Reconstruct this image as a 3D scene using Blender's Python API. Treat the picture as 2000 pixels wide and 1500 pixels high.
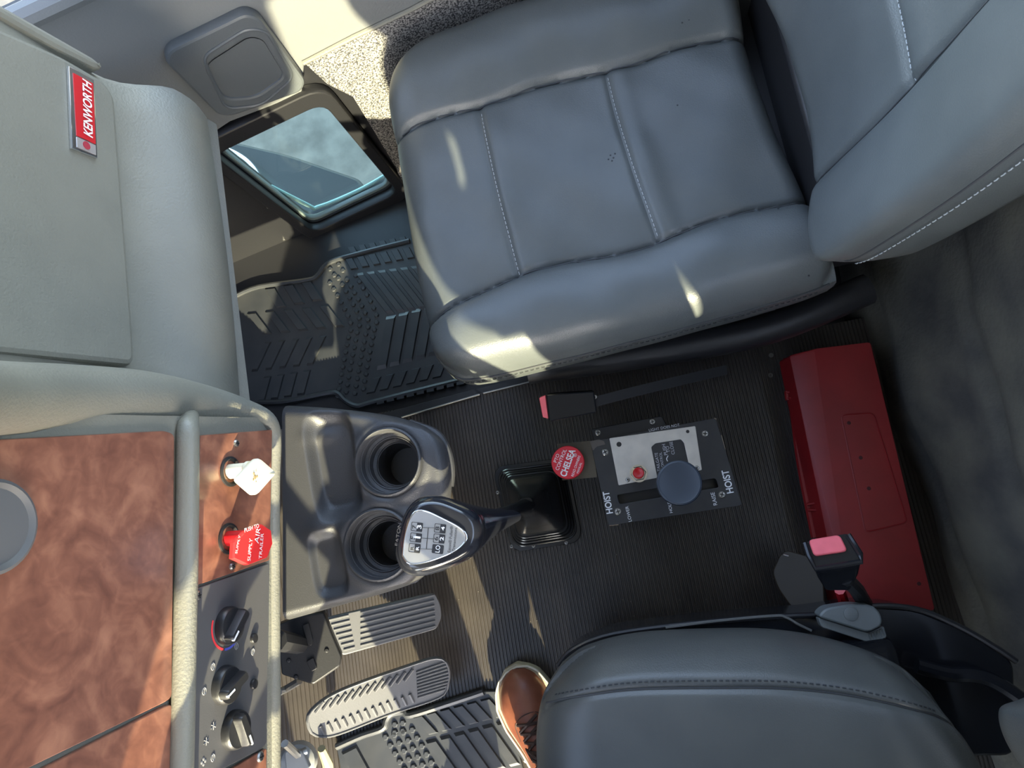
import bpy, bmesh, math, random
import numpy as np
from mathutils import Matrix, Vector
random.seed(7); RNG = np.random.default_rng(7)
sc = bpy.context.scene
for o in list(bpy.data.objects): bpy.data.objects.remove(o)
COL = sc.collection

# ------------------------------------------------------------------ camera
# world: +X to the rear of the cab, +Y to the passenger side, +Z up, floor z = 0
F = 1389.0; NAD = (1230.0, 1000.0); SL = 0.17; H = 1.48
_n = np.array([NAD[0]-1000, -(NAD[1]-750), -F]); _Z = -_n/np.linalg.norm(_n)
_X = np.array([1, SL, 0.0]); _X = _X - _Z*_X.dot(_Z); _X /= np.linalg.norm(_X)
R = np.array([_X, np.cross(_Z, _X), _Z]); C = np.array([0, 0, H])
cd = bpy.data.cameras.new('camera'); cam = bpy.data.objects.new('camera', cd); COL.objects.link(cam)
cd.sensor_width = 36; cd.lens = 36*F/2000; cd.clip_start = 0.01
cam.matrix_world = Matrix.Translation(C) @ Matrix(R.tolist()).to_4x4()
sc.camera = cam

# ------------------------------------------------------------------ light
SUN_D = Vector((-0.12, 0.95, -0.50)).normalized()      # the way the sunlight travels
w = bpy.data.worlds.new('sky'); sc.world = w; w.use_nodes = True
nt = w.node_tree; bg = nt.nodes['Background']
sky = nt.nodes.new('ShaderNodeTexSky'); sky.sky_type = 'NISHITA'; sky.sun_disc = False
sky.sun_elevation = math.asin(-SUN_D.z); sky.sun_rotation = math.atan2(-SUN_D.x, -SUN_D.y)
hs = nt.nodes.new('ShaderNodeHueSaturation'); hs.inputs['Saturation'].default_value = .78
nt.links.new(sky.outputs[0], hs.inputs['Color']); nt.links.new(hs.outputs[0], bg.inputs[0]); bg.inputs[1].default_value = 0.86
sd = bpy.data.lights.new('sun', 'SUN'); sd.energy = 11.0; sd.angle = 0.009; sd.color = (1.0, 0.91, 0.60)
so = bpy.data.objects.new('sun', sd); COL.objects.link(so); so.location = (3, -4, 4)
so.rotation_euler = SUN_D.to_track_quat('-Z', 'Y').to_euler()
vs = sc.view_settings; vs.view_transform = 'Standard'; vs.look = 'None'; vs.gamma = 1; vs.use_curve_mapping = False
vs.exposure = 0.80

# ------------------------------------------------------------------ projection helpers (pixel of the 2000x1500 frame -> point on a plane)
def ray(px, py): return R @ np.array([px-1000, -(py-750), -F])
def W(px, py, z): d = ray(px, py); return C + d*((z-H)/d[2])
class Pl:
    """a plane: origin, x axis, normal; y = n x x"""
    def __init__(s, o, x, n):
        s.o = np.array(o, float); n = np.array(n, float); s.n = n/np.linalg.norm(n)
        x = np.array(x, float); x = x - s.n*x.dot(s.n); s.x = x/np.linalg.norm(x); s.y = np.cross(s.n, s.x)
    def at(s, px, py, off=0.0):
        r = ray(px, py); o = s.o + s.n*off; return C + r*((o-C).dot(s.n)/r.dot(s.n))
    def uv(s, px, py, off=0.0): d = s.at(px, py, off)-s.o; return (d.dot(s.x), d.dot(s.y))
    def p(s, u, v, h=0.0): return s.o + s.x*u + s.y*v + s.n*h
    def m(s, off=0.0):
        o = s.o + s.n*off
        return Matrix(((s.x[0], s.y[0], s.n[0], o[0]), (s.x[1], s.y[1], s.n[1], o[1]), (s.x[2], s.y[2], s.n[2], o[2]), (0, 0, 0, 1)))
def plane3(a, b, c):
    a, b, c = (np.array(q, float) for q in (a, b, c)); n = np.cross(b-a, c-a)
    if n.dot(C-a) < 0: n = -n
    return Pl(a, b-a, n)
def flat(z, o=(0, 0)): return Pl((o[0], o[1], z), (1, 0, 0), (0, 0, 1))

# ------------------------------------------------------------------ materials
MATS = {}
def mat(name, col, rough=0.5, metal=0.0, col2=None, nscale=6.0, bump=0.0, bscale=400.0, coat=0.0, btype='noise', spec=0.5, lo=0.35, hi=0.65, detail=6.0):
    if name in MATS: return MATS[name]
    m = bpy.data.materials.new(name); m.use_nodes = True; t = m.node_tree; b = t.nodes['Principled BSDF']
    b.inputs['Base Color'].default_value = (*col, 1); b.inputs['Roughness'].default_value = rough
    b.inputs['Metallic'].default_value = metal; b.inputs['Coat Weight'].default_value = coat
    b.inputs['Coat Roughness'].default_value = 0.15; b.inputs['Specular IOR Level'].default_value = spec
    tc = t.nodes.new('ShaderNodeTexCoord')
    if col2 is not None:
        n = t.nodes.new('ShaderNodeTexNoise'); n.inputs['Scale'].default_value = nscale; n.inputs['Detail'].default_value = detail
        r = t.nodes.new('ShaderNodeValToRGB'); r.color_ramp.elements[0].position = lo; r.color_ramp.elements[1].position = hi
        r.color_ramp.elements[0].color = (*col, 1); r.color_ramp.elements[1].color = (*col2, 1)
        t.links.new(tc.outputs['Object'], n.inputs['Vector']); t.links.new(n.outputs['Fac'], r.inputs[0]); t.links.new(r.outputs[0], b.inputs['Base Color'])
    if bump:
        if btype == 'noise':
            n = t.nodes.new('ShaderNodeTexNoise'); n.inputs['Detail'].default_value = 3; out = n.outputs['Fac']
        else:
            n = t.nodes.new('ShaderNodeTexVoronoi'); out = n.outputs['Distance']
        n.inputs['Scale'].default_value = bscale
        bp = t.nodes.new('ShaderNodeBump'); bp.inputs['Strength'].default_value = bump; bp.inputs['Distance'].default_value = 0.002
        t.links.new(tc.outputs['Object'], n.inputs['Vector']); t.links.new(out, bp.inputs['Height']); t.links.new(bp.outputs[0], b.inputs['Normal'])
    MATS[name] = m; return m
LEATHER = mat('grey_leather', (.086, .096, .097), .37, col2=(.104, .114, .114), nscale=9, bump=.10, bscale=500, btype='voronoi')
LEATHER_D = mat('charcoal_leather', (.075, .078, .074), .40, col2=(.092, .094, .087), nscale=9, bump=.10, bscale=500, btype='voronoi')
VINYL = mat('dash_vinyl', (.178, .172, .142), .46, col2=(.195, .188, .155), nscale=14, bump=.35, bscale=330)
VINYL_B = mat('door_vinyl', (.175, .180, .178), .45, bump=.12, bscale=300)
BLACK = mat('black_plastic', (.018, .018, .020), .38, bump=.08, bscale=300)
GLOSSB = mat('gloss_black', (.010, .011, .014), .16)
RUBBER = mat('floor_rubber', (.042, .035, .030), .36, col2=(.062, .052, .043), nscale=11, bump=.06, bscale=250)
MATR = mat('mat_rubber', (.030, .033, .038), .40, col2=(.045, .047, .05), nscale=16, bump=.05, bscale=500)
CONS = mat('console_plastic', (.048, .048, .051), .42, bump=.25, bscale=700)
ALU = mat('aluminium', (.60, .60, .60), .33, .9, col2=(.72, .71, .70), nscale=30)
CHROME = mat('chrome', (.8, .8, .8), .12, 1.0)
STEEL = mat('screw_steel', (.42, .41, .39), .35, .9)
REDP = mat('red_plastic', (.52, .012, .018), .38)
REDBOX = mat('red_case', (.24, .010, .012), .45, col2=(.19, .008, .010), nscale=12, bump=.06, bscale=200)
PINK = mat('faded_red', (.80, .14, .17), .5, col2=(.70, .12, .14), nscale=40)
WHITE = mat('white_print', (.80, .80, .80), .5)
CREAM = mat('cream_plastic', (.86, .80, .60), .4)
BROWN = mat('brown_board', (.062, .048, .028), .6, col2=(.085, .066, .038), nscale=20)
STITCH = mat('pale_thread', (.42, .44, .45), .6)
DSTITCH = mat('dark_thread', (.03, .033, .036), .6)
SEAMM = mat('seam_dark', (.05, .052, .055), .6)
WALLF = mat('wall_fabric', (.065, .062, .056), .9, col2=(.14, .13, .10), nscale=7, bump=.6, bscale=120, lo=.38, hi=.62, detail=9)
ROOFM = mat('headliner', (.50, .49, .46), .9)
SHOEL = mat('brown_leather', (.20, .062, .034), .38, col2=(.28, .095, .05), nscale=22, bump=.1, bscale=300)
SOLE = mat('tan_rubber', (.42, .36, .25), .6)
LACE = mat('dark_lace', (.055, .028, .02), .7)
DENIM = mat('dark_trousers', (.035, .038, .05), .85)
GREYP = mat('grey_plastic', (.155, .175, .18), .45, bump=.08, bscale=400)
KNOBB = mat('blue_black_plastic', (.030, .040, .055), .40)
ASPH = mat('asphalt', (.10, .094, .082), .9, col2=(.17, .16, .14), nscale=9, detail=12, bump=.5, bscale=60)
def burl():
    m = mat('burl_wood', (.1, .03, .02), .30, coat=.55); t = m.node_tree; b = t.nodes['Principled BSDF']; tc = t.nodes.new('ShaderNodeTexCoord')
    a = t.nodes.new('ShaderNodeTexNoise'); a.inputs['Scale'].default_value = 16; a.inputs['Detail'].default_value = 4; a.inputs['Distortion'].default_value = 1.6
    g = t.nodes.new('ShaderNodeTexNoise'); g.inputs['Scale'].default_value = 48; g.inputs['Detail'].default_value = 8; g.inputs['Distortion'].default_value = 1.0
    mx = t.nodes.new('ShaderNodeMix'); mx.inputs[0].default_value = .38
    r = t.nodes.new('ShaderNodeValToRGB'); e = r.color_ramp.elements
    e[0].position = .34; e[0].color = (.12, .048, .034, 1); e[1].position = .68; e[1].color = (.33, .15, .095, 1)
    x = e.new(.50); x.color = (.205, .085, .056, 1)
    t.links.new(tc.outputs['Object'], a.inputs['Vector']); t.links.new(tc.outputs['Object'], g.inputs['Vector'])
    t.links.new(a.outputs['Fac'], mx.inputs[2]); t.links.new(g.outputs['Fac'], mx.inputs[3]); t.links.new(mx.outputs[0], r.inputs[0]); t.links.new(r.outputs[0], b.inputs['Base Color'])
    return m
BURL = burl()
def carpet():
    m = mat('grey_carpet', (.2, .19, .18), .95, bump=1.0, bscale=420); t = m.node_tree; b = t.nodes['Principled BSDF']; tc = t.nodes.new('ShaderNodeTexCoord')
    n = t.nodes.new('ShaderNodeTexNoise'); n.inputs['Scale'].default_value = 330; n.inputs['Detail'].default_value = 2
    r = t.nodes.new('ShaderNodeValToRGB'); e = r.color_ramp.elements; e[0].position = .40; e[0].color = (.045, .045, .047, 1); e[1].position = .62; e[1].color = (.40, .38, .35, 1)
    t.links.new(tc.outputs['Object'], n.inputs['Vector']); t.links.new(n.outputs['Fac'], r.inputs[0]); t.links.new(r.outputs[0], b.inputs['Base Color'])
    return m
CARPET = carpet()
def glass():
    m = bpy.data.materials.new('tinted_glass'); m.use_nodes = True; t = m.node_tree; t.nodes.clear()
    o = t.nodes.new('ShaderNodeOutputMaterial'); tr = t.nodes.new('ShaderNodeBsdfTransparent'); tr.inputs[0].default_value = (.84, .95, .92, 1)
    g = t.nodes.new('ShaderNodeBsdfGlossy'); g.inputs['Roughness'].default_value = .02; g.inputs[0].default_value = (.9, 1, 1, 1)
    f = t.nodes.new('ShaderNodeLayerWeight'); f.inputs[0].default_value = .5; x = t.nodes.new('ShaderNodeMixShader')
    pw = t.nodes.new('ShaderNodeMath'); pw.operation = 'POWER'; pw.inputs[1].default_value = 5
    ma = t.nodes.new('ShaderNodeMath'); ma.operation = 'MULTIPLY_ADD'; ma.inputs[1].default_value = .9; ma.inputs[2].default_value = .04
    t.links.new(f.outputs['Facing'], pw.inputs[0]); t.links.new(pw.outputs[0], ma.inputs[0])
    t.links.new(ma.outputs[0], x.inputs[0]); t.links.new(tr.outputs[0], x.inputs[1]); t.links.new(g.outputs[0], x.inputs[2]); t.links.new(x.outputs[0], o.inputs[0])
    return m
GLASS = glass()

# ------------------------------------------------------------------ object helpers
WL = {}                                                   # world location of every object
def link(o, wl, parent):
    COL.objects.link(o); WL[o.name] = Vector(wl)
    o.location = Vector(wl) - (WL[parent.name] if parent else Vector((0, 0, 0)))
    if parent: o.parent = parent
    return o
def tag(o, label=None, cat=None, group=None, kind=None):
    if label: o['label'] = label
    if cat: o['category'] = cat
    if group: o['group'] = group
    if kind: o['kind'] = kind
    return o
def thing(name, loc, label, cat, group=None):
    return tag(link(bpy.data.objects.new(name, None), loc, None), label, cat, group)
def from_mesh(name, me, m, parent=None, smooth=35, bev=0, seg=2):
    co = np.empty(len(me.vertices)*3); me.vertices.foreach_get('co', co); co = co.reshape(-1, 3)
    lo, hi = co.min(0), co.max(0); og = np.array([(lo[0]+hi[0])/2, (lo[1]+hi[1])/2, lo[2]])
    me.vertices.foreach_set('co', (co-og).ravel()); me.update()
    if smooth:
        me.polygons.foreach_set('use_smooth', [True]*len(me.polygons)); me.set_sharp_from_angle(angle=math.radians(smooth))
    else: me.polygons.foreach_set('use_smooth', [False]*len(me.polygons))
    me.materials.clear(); me.materials.append(m); me.name = name
    o = bpy.data.objects.new(name, me); link(o, og, parent)
    if bev:
        b = o.modifiers.new('bevel', 'BEVEL'); b.width = bev; b.segments = seg; b.limit_method = 'ANGLE'; b.angle_limit = math.radians(40); b.use_clamp_overlap = True
    return o
def mk(name, V, Fc, m, parent=None, **k):
    me = bpy.data.meshes.new(name); me.from_pydata([tuple(map(float, v)) for v in V], [], [tuple(int(i) for i in f) for f in Fc]); me.update()
    bm = bmesh.new(); bm.from_mesh(me); bmesh.ops.recalc_face_normals(bm, faces=bm.faces); bm.to_mesh(me); bm.free()
    return from_mesh(name, me, m, parent, **k)
def copy(o, wl, parent, name=None):
    c = o.copy(); c.name = name or o.name; COL.objects.link(c); WL[c.name] = Vector(wl)
    c.parent = parent; c.location = Vector(wl) - (WL[parent.name] if parent else Vector((0, 0, 0))); return c
def loft(rings, cap=True, closed=True):
    V = []; Fc = []; n = len(rings[0])
    for r in rings: V += list(r)
    for i in range(len(rings)-1):
        for j in range(n if closed else n-1):
            k = (j+1) % n; Fc.append((i*n+j, i*n+k, (i+1)*n+k, (i+1)*n+j))
    if cap: Fc.append(tuple(range(n))[::-1]); Fc.append(tuple((len(rings)-1)*n+j for j in range(n)))
    return V, Fc
def merge(*vf):
    V = []; Fc = []
    for v, f in vf:
        b = len(V); V += list(v); Fc += [tuple(i+b for i in q) for q in f]
    return V, Fc
def tube(pts, rad, n=12, cap=True, flatk=1.0, up=(0, 0, 1)):
    pts = [np.array(p, float) for p in pts]
    if not hasattr(rad, '__len__'): rad = [rad]*len(pts)
    rings = []; a0 = None
    for i, p in enumerate(pts):
        d = pts[min(i+1, len(pts)-1)]-pts[max(i-1, 0)]; d = d/np.linalg.norm(d)
        if a0 is None:
            u = np.array(up, float)
            if abs(u.dot(d)) > .95: u = np.array([1., 0, 0])
            a0 = np.cross(d, u)
        a0 = a0 - d*a0.dot(d); a0 = a0/np.linalg.norm(a0); b = np.cross(d, a0)
        rings.append([p + rad[i]*(math.cos(t)*a0 + flatk*math.sin(t)*b) for t in np.linspace(0, 2*math.pi, n, endpoint=False)])
    return loft(rings, cap)
def smoothp(pts, n=8):
    """Catmull-Rom through points (tuples of any length)"""
    P = [np.array(p, float) for p in pts]; out = []
    for i in range(len(P)-1):
        a, b, c, d = P[max(i-1, 0)], P[i], P[i+1], P[min(i+2, len(P)-1)]
        for k in range(n):
            t = k/n; out.append(.5*((2*b)+(c-a)*t+(2*a-5*b+4*c-d)*t*t+(3*b-a-3*c+d)*t**3))
    out.append(P[-1]); return out
def resamp(pts, n):
    P = np.array(pts, float); s = np.r_[0, np.cumsum(np.linalg.norm(np.diff(P, axis=0), axis=1))]
    t = np.linspace(0, s[-1], n); return np.stack([np.interp(t, s, P[:, k]) for k in range(P.shape[1])], 1)
def lathe(prof, pl, n=28, cap=True):
    rings = []
    if cap == 'end':
        V, Fc = lathe(prof, pl, n, False); return V, Fc+[tuple((len(prof)-1)*n+j for j in range(n))]
    for r, h in prof: rings.append([pl.p(r*math.cos(a), r*math.sin(a), h) for a in np.linspace(0, 2*math.pi, n, endpoint=False)])
    return loft(rings, cap)
def rpoly(pts, r, seg=5):
    """round the corners of a 2-D polygon"""
    P = [np.array(p, float) for p in pts]; out = []; n = len(P)
    rr = r if hasattr(r, '__len__') else [r]*n
    for i in range(n):
        a, b, c = P[i-1], P[i], P[(i+1) % n]; u = a-b; v = c-b; lu, lv = np.linalg.norm(u), np.linalg.norm(v)
        k = min(rr[i], .48*lu, .48*lv)
        if k <= 0: out.append(b); continue
        p0 = b+u/lu*k; p1 = b+v/lv*k
        for j in range(seg+1):
            t = j/seg; out.append((1-t)**2*p0+2*t*(1-t)*b+t*t*p1)
    return out
def box(c, s, rot=None):
    c = np.array(c, float); V = []
    for i in (-1, 1):
        for j in (-1, 1):
            for k in (-1, 1):
                v = Vector((i*s[0]/2, j*s[1]/2, k*s[2]/2))
                if rot: v = rot @ v
                V.append(c+np.array(v))
    return V, [(0, 1, 3, 2), (4, 6, 7, 5), (0, 4, 5, 1), (2, 3, 7, 6), (0, 2, 6, 4), (1, 5, 7, 3)]
def bb(x0, x1, y0, y1, z0, z1): return box(((x0+x1)/2, (y0+y1)/2, (z0+z1)/2), (x1-x0, y1-y0, z1-z0))
def sheet2(name, loops, pl, thick, m, parent=None, bev=0, off=0.0, **k):
    """plate with holes: 2-D loops in plane coordinates, its top face at height off"""
    cu = bpy.data.curves.new(name, 'CURVE'); cu.dimensions = '2D'; cu.fill_mode = 'BOTH'; cu.extrude = max(thick/2-bev, 1e-5)
    cu.bevel_depth = bev; cu.bevel_resolution = 1; cu.offset = -bev
    for L in loops:
        s = cu.splines.new('POLY'); s.points.add(len(L)-1); s.use_cyclic_u = True
        for q, p in zip(s.points, L): q.co = (p[0], p[1], 0, 1)
    t = bpy.data.objects.new('tmp', cu); me = bpy.data.meshes.new_from_object(t); bpy.data.objects.remove(t)
    me.transform(pl.m(off-thick/2)); return from_mesh(name, me, m, parent, **k)
def sheet(name, loops, pl, thick, m, parent=None, bev=0, off=0.0, r=0, **k):
    """same, loops given as pixels (projected on the plane at height off)"""
    L = []
    for i, lp in enumerate(loops):
        u = [pl.uv(a, b, off) for a, b in lp]; rr = r[i] if hasattr(r, '__len__') else r
        L.append(rpoly(u, rr) if rr else u)
    return sheet2(name, L, pl, thick, m, parent, bev, off, **k)
def slab(pl, loop, h0, h1, r=0):
    """solid prism from pixel loop between heights h0 < h1 (outline taken at h1)"""
    u = [pl.uv(a, b, h1) for a, b in loop]; u = rpoly(u, r) if r else u
    return loft([[pl.p(a, b, h0) for a, b in u], [pl.p(a, b, h1) for a, b in u]])
def text(name, s, pl, p0, p1, m, parent, off=.0004, hk=1.0, bold=0.0, thick=.0003, glyph=None):
    """lettering whose baseline runs from pixel p0 to pixel p1 on the plane"""
    cu = bpy.data.curves.new(name, 'FONT'); cu.body = s; cu.size = 1; cu.extrude = 0; cu.offset = bold
    t = bpy.data.objects.new('tmp', cu); me = bpy.data.meshes.new_from_object(t); bpy.data.objects.remove(t)
    xs = [v.co.x for v in me.vertices]; x0, x1 = min(xs), max(xs)
    a = np.array(pl.uv(*p0, off)); b = np.array(pl.uv(*p1, off)); d = b-a; L = np.linalg.norm(d); k = L/(x1-x0)
    ang = math.atan2(d[1], d[0])
    M = pl.m(off) @ Matrix.Translation((a[0], a[1], 0)) @ Matrix.Rotation(ang, 4, 'Z') @ Matrix.Diagonal((k, k*hk, 1, 1)) @ Matrix.Translation((-x0, 0, 0))
    me.transform(M); return from_mesh(name, me, m, parent, smooth=0)
def screw(parent, pl, px, py, r=.0055, off=0.0, m=None, name='screw'):
    u, v = pl.uv(px, py, off); q = Pl(pl.p(u, v, off), pl.x, pl.n)
    o = mk(name, *lathe([(r, -.002), (r, .0006), (r*.75, .0022), (r*.3, .0026)], q, 14), m or STEEL, parent)
    a = random.random()*3
    x = Pl(q.p(0, 0, .0023), q.x*math.cos(a)+q.y*math.sin(a), q.n)
    V, Fc = merge(box((0, 0, 0), (r*1.2, r*.28, .0009)), box((0, 0, 0), (r*.28, r*1.2, .0009)))
    mk('cross_slot', [x.p(*v) for v in V], Fc, BLACK, o, smooth=0); return o

# cushions: a Coons patch (u across x, v across y) that domes, has seams pressed in, rolls over at its edge and goes down in a boxing
def coons(front, rear, near, far, nu, nv):
    f = resamp(smoothp(front), nv); r_ = resamp(smoothp(rear), nv); a = resamp(smoothp(near), nu); b = resamp(smoothp(far), nu)
    u = np.linspace(0, 1, nu)[:, None, None]; v = np.linspace(0, 1, nv)[None, :, None]
    P = (1-u)*f[None]+u*r_[None]+(1-v)*a[:, None]+v*b[:, None]-((1-u)*(1-v)*f[0]+(1-u)*v*f[-1]+u*(1-v)*r_[0]+u*v*r_[-1])
    return P, u[:, :, 0]+0*v[:, :, 0], v[:, :, 0]+0*u[:, :, 0]
def edge_roll(U, V, Ru, Rv, drop, su=(1, 1)):
    """height lost towards the rim; Ru, Rv: roll widths as fractions (front, rear / near, far)"""
    a = np.maximum(np.clip(1-U/Ru[0], 0, 1), np.clip(1-(1-U)/Ru[1], 0, 1)); b = np.maximum(np.clip(1-V/Rv[0], 0, 1), np.clip(1-(1-V)/Rv[1], 0, 1))
    r = np.minimum(np.sqrt(a*a+b*b), 1); return drop*(1-np.sqrt(np.maximum(1-r*r, 0)))
def patch_parts(P3, regions, parent, mats):
    """P3 (nu,nv,3) world points; regions (nu-1,nv-1) int -> list of (name, material)"""
    nu, nv = P3.shape[:2]; flatp = P3.reshape(-1, 3); out = []
    for i, (nm, m) in enumerate(mats):
        ii, jj = np.where(regions == i)
        if not len(ii): out.append(None); continue
        q = np.stack([ii*nv+jj, (ii+1)*nv+jj, (ii+1)*nv+jj+1, ii*nv+jj+1], 1); idx, inv = np.unique(q, return_inverse=True)
        out.append(mk(nm, flatp[idx], inv.reshape(q.shape), m, parent, smooth=60))
    return out
def along(Q, i, v):
    x = v*(Q.shape[1]-1); j = min(int(x), Q.shape[1]-2); return Q[i, j]*(1-x+j)+Q[i, j+1]*(x-j)
def rim(P3):
    return np.concatenate([P3[0, :-1], P3[:-1, -1], P3[-1, :0:-1], P3[:0:-1, 0]])
def stitches(name, pts, nrm, m, parent, L=.006, gap=.0035, r=.0008):
    P = np.array(pts); s = np.r_[0, np.cumsum(np.linalg.norm(np.diff(P, axis=0), axis=1))]; parts = []; t = 0
    f = lambda q: np.array([np.interp(q, s, P[:, k]) for k in range(3)])
    while t+L < s[-1]:
        parts.append(tube([f(t), f(t+L/2)+np.array(nrm)*r*.6, f(t+L)], r, 5)); t += L+gap
    return tag(mk(name, *merge(*parts), m, parent), kind='stuff')

# ================================================================== the setting
def struct(name, V, Fc, m, label=None, parent=None, **k):
    o = mk(name, V, Fc, m, parent, **k)
    if not parent: tag(o, label, None, None, 'structure')
    return o
# ribbed rubber floor: flat between the seats, climbing the toe board under the pedals
def ribbed(x0, x1, y0, y1, zf, pitch=.0072, h=.0022):
    xs = np.arange(x0, x1, pitch); P = []
    for x in xs: P += [(x, 0), (x+pitch*.30, 0), (x+pitch*.42, h), (x+pitch*.88, h)]
    V = []; Fc = []
    for x, dz in P:
        z = zf(x)
        for y in (y0, y1): V.append((x, y, z+dz))
    for i in range(len(P)-1): Fc.append((2*i, 2*i+1, 2*i+3, 2*i+2))
    return V, Fc
toe = lambda x: max(0.0, (-.66-x)*.62)
struct('floor', *ribbed(-1.0, .66, -.92, .30, toe), RUBBER, 'black ribbed rubber floor covering between the two seats', smooth=0)
struct('floor_footwell', *loft([[(-1.0, .285, z), (.66, .285, z), (.66, 1.06, z), (-1.0, .76, z)] for z in (-.14, -.10)]), BLACK, 'dark sunken floor of the passenger footwell', smooth=0)
struct('floor_step', *bb(-1.0, .66, .285, .300, -.10, -.001), BLACK, 'black step edge between centre floor and footwell', smooth=0)
fl = flat(0.0)
for i, (bar, e) in enumerate([(((742, 809), (925, 761), (938, 771), (782, 817)), ((784, 815), (937, 770))), (((930, 760), (1045, 733), (1052, 742), (943, 769)), ((944, 768), (1050, 742)))]):
    t = struct('trim_%d' % (i+1), *slab(fl, bar, 0, .012, .003), BLACK, ('long', 'short')[i]+' black sill strip along the edge of the centre floor', bev=.002)
    mk('worn_edge', *tube([fl.at(*e[0], .012), fl.at(*e[1], .012)], .0016, 6), STEEL, t)
struct('wall_front', *bb(-1.06, -1.0, -.92, 1.0, -.14, 1.0), BLACK, 'dark firewall behind the dashboard', smooth=0)

# rear wall: padded fabric with soft folds
ny, nz = 90, 60; V = []
ys = np.linspace(-.92, 1.0, ny); zs = np.linspace(-.14, .98, nz)
for z in zs:
    for y in ys:
        b = .010*math.sin(y*9+z*4)+.008*math.sin(z*17+y*3)+.005*math.sin(y*23-z*11)
        for z0, k in ((.30, .05), (.06, -.04)):
            b -= .012*math.exp(-((z-z0-k*(y-.1))/.012)**2)
        V.append((.545+.10*z-b, y, z))
Fc = [(i*ny+j, i*ny+j+1, (i+1)*ny+j+1, (i+1)*ny+j) for i in range(nz-1) for j in range(ny-1)]
struct('wall_back', V, Fc, WALLF, 'dark mottled fabric-covered rear cab wall', smooth=80)
# rear wall above the padding: a frame round the rear window; roof; pillars; driver's door with an open window
RW = (-.62, .55, 1.00, 1.63)
for n, b in (('trim_3', (.63, .70, -.92, 1.0, .96, RW[2])), ('trim_4', (.63, .70, -.92, RW[0], RW[2], RW[3])), ('trim_5', (.63, .70, RW[1], 1.0, RW[2], RW[3])), ('trim_6', (.63, .70, -.92, 1.0, RW[3], 1.74))):
    struct(n, *bb(*b), ROOFM, 'pale trim panel of the rear window surround', smooth=0)
struct('ceiling', *bb(-.52, .80, -.95, 1.02, 1.72, 1.76), ROOFM, 'pale headliner of the cab roof', smooth=0)
for i, y in enumerate((-.80, .86)):
    struct('trim_%d' % (7+i), *tube([(-.95, y*.93, .95), (-.50, y, 1.72)], .035, 10), ROOFM, 'pale windscreen pillar cover')

# ---- doors: vertical panels, the cab narrowing to the front
DN = Pl((0, .915, 0), (1, .18, 0), (.18, -1, 0))          # inner face of the passenger door; normal points into the cab
def door_pts(loop, off=0.0): return [DN.uv(a, b, off) for a, b in loop]
if DN.y[2] < 0: pass
up = 1 if DN.y[2] > 0 else -1
def dz(z): return z*up
dr = tag(link(bpy.data.objects.new('door_1', None), (-.4, .84, -.12), None), 'passenger door with a low kerb-side window, grab pocket and carpet insert', None, None, 'structure')
xa = lambda X: X*math.sqrt(1+.18**2)
winq = [(422, 297), (628, 198), (772, 370), (612, 446)]
gl = rpoly(door_pts(winq), .03)
outer = [(xa(-1.0), dz(-.13)), (xa(.70), dz(-.13)), (xa(.70), dz(.72)), (xa(-1.0), dz(.72))]
sheet2('door_shell', [outer, gl], DN, .030, BLACK, dr, off=-.012)
# upper vinyl panel: everything above the carpet line
pan = [DN.uv(*q) for q in [(418, 268), (325, 200), (225, 118)]]
vin = [DN.uv(595, 122), DN.uv(800, 20), (xa(.70), dz(.46)), (xa(.70), dz(.725)), (xa(-1.0), dz(.725)), (xa(-1.0), dz(.20)), (xa(-.80), dz(.20)), DN.uv(405, 268), DN.uv(450, 238), DN.uv(590, 185)]
sheet2('door_panel', [vin], DN, .014, VINYL_B, dr, bev=.003, off=.0)
car = [DN.uv(596, 125), DN.uv(800, 24), (xa(.30), dz(.45)), (xa(.30), dz(-.10)), DN.uv(800, 420), DN.uv(775, 330), DN.uv(690, 190), DN.uv(640, 165)]
sheet2('carpet_insert', [car], DN, .010, CARPET, dr, off=-.001)
mk('piping', *tube([DN.at(592, 123, .003), DN.at(690, 72, .003), DN.at(800, 20, .003), DN.at(905, -36, .003)], .0045, 8), VINYL, dr)
for k, e in enumerate([[(660, 60), (655, 95), (672, 125)], [(610, 12), (636, 45), (650, 92)]]): pass
# window surround, glass, sliding-track sill
def grow(loop, k):
    c = np.mean(np.array(loop), 0); return [tuple(c+(np.array(p)-c)*k) for p in loop]
g0 = door_pts(winq)
sheet2('window_frame', [rpoly(grow(g0, 1.24), .05), rpoly(grow(g0, 1.02), .032)], DN, .022, BLACK, dr, bev=.004, off=.010)
sheet2('window_seal', [rpoly(grow(g0, 1.03), .032), rpoly(grow(g0, .955), .03)], DN, .012, mat('seal_grey', (.16, .20, .20), .4), dr, bev=.003, off=-.016)
sheet2('window_glass', [rpoly(grow(g0, 1.02), .03)], DN, .003, GLASS, dr, off=-.034)
lo = [(440, 318), (596, 398), (622, 404), (700, 372), (757, 340)]
mk('glass_channel', *tube([DN.at(a, b, -.036) for a, b in smoothp(lo, 4)], .005, 8), mat('channel_teal', (.25, .42, .42), .3), dr)
for q in [(512, 390), (524, 405), (555, 468), (720, 447)]: screw(dr, DN, *q, r=.004, off=-.011)
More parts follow.
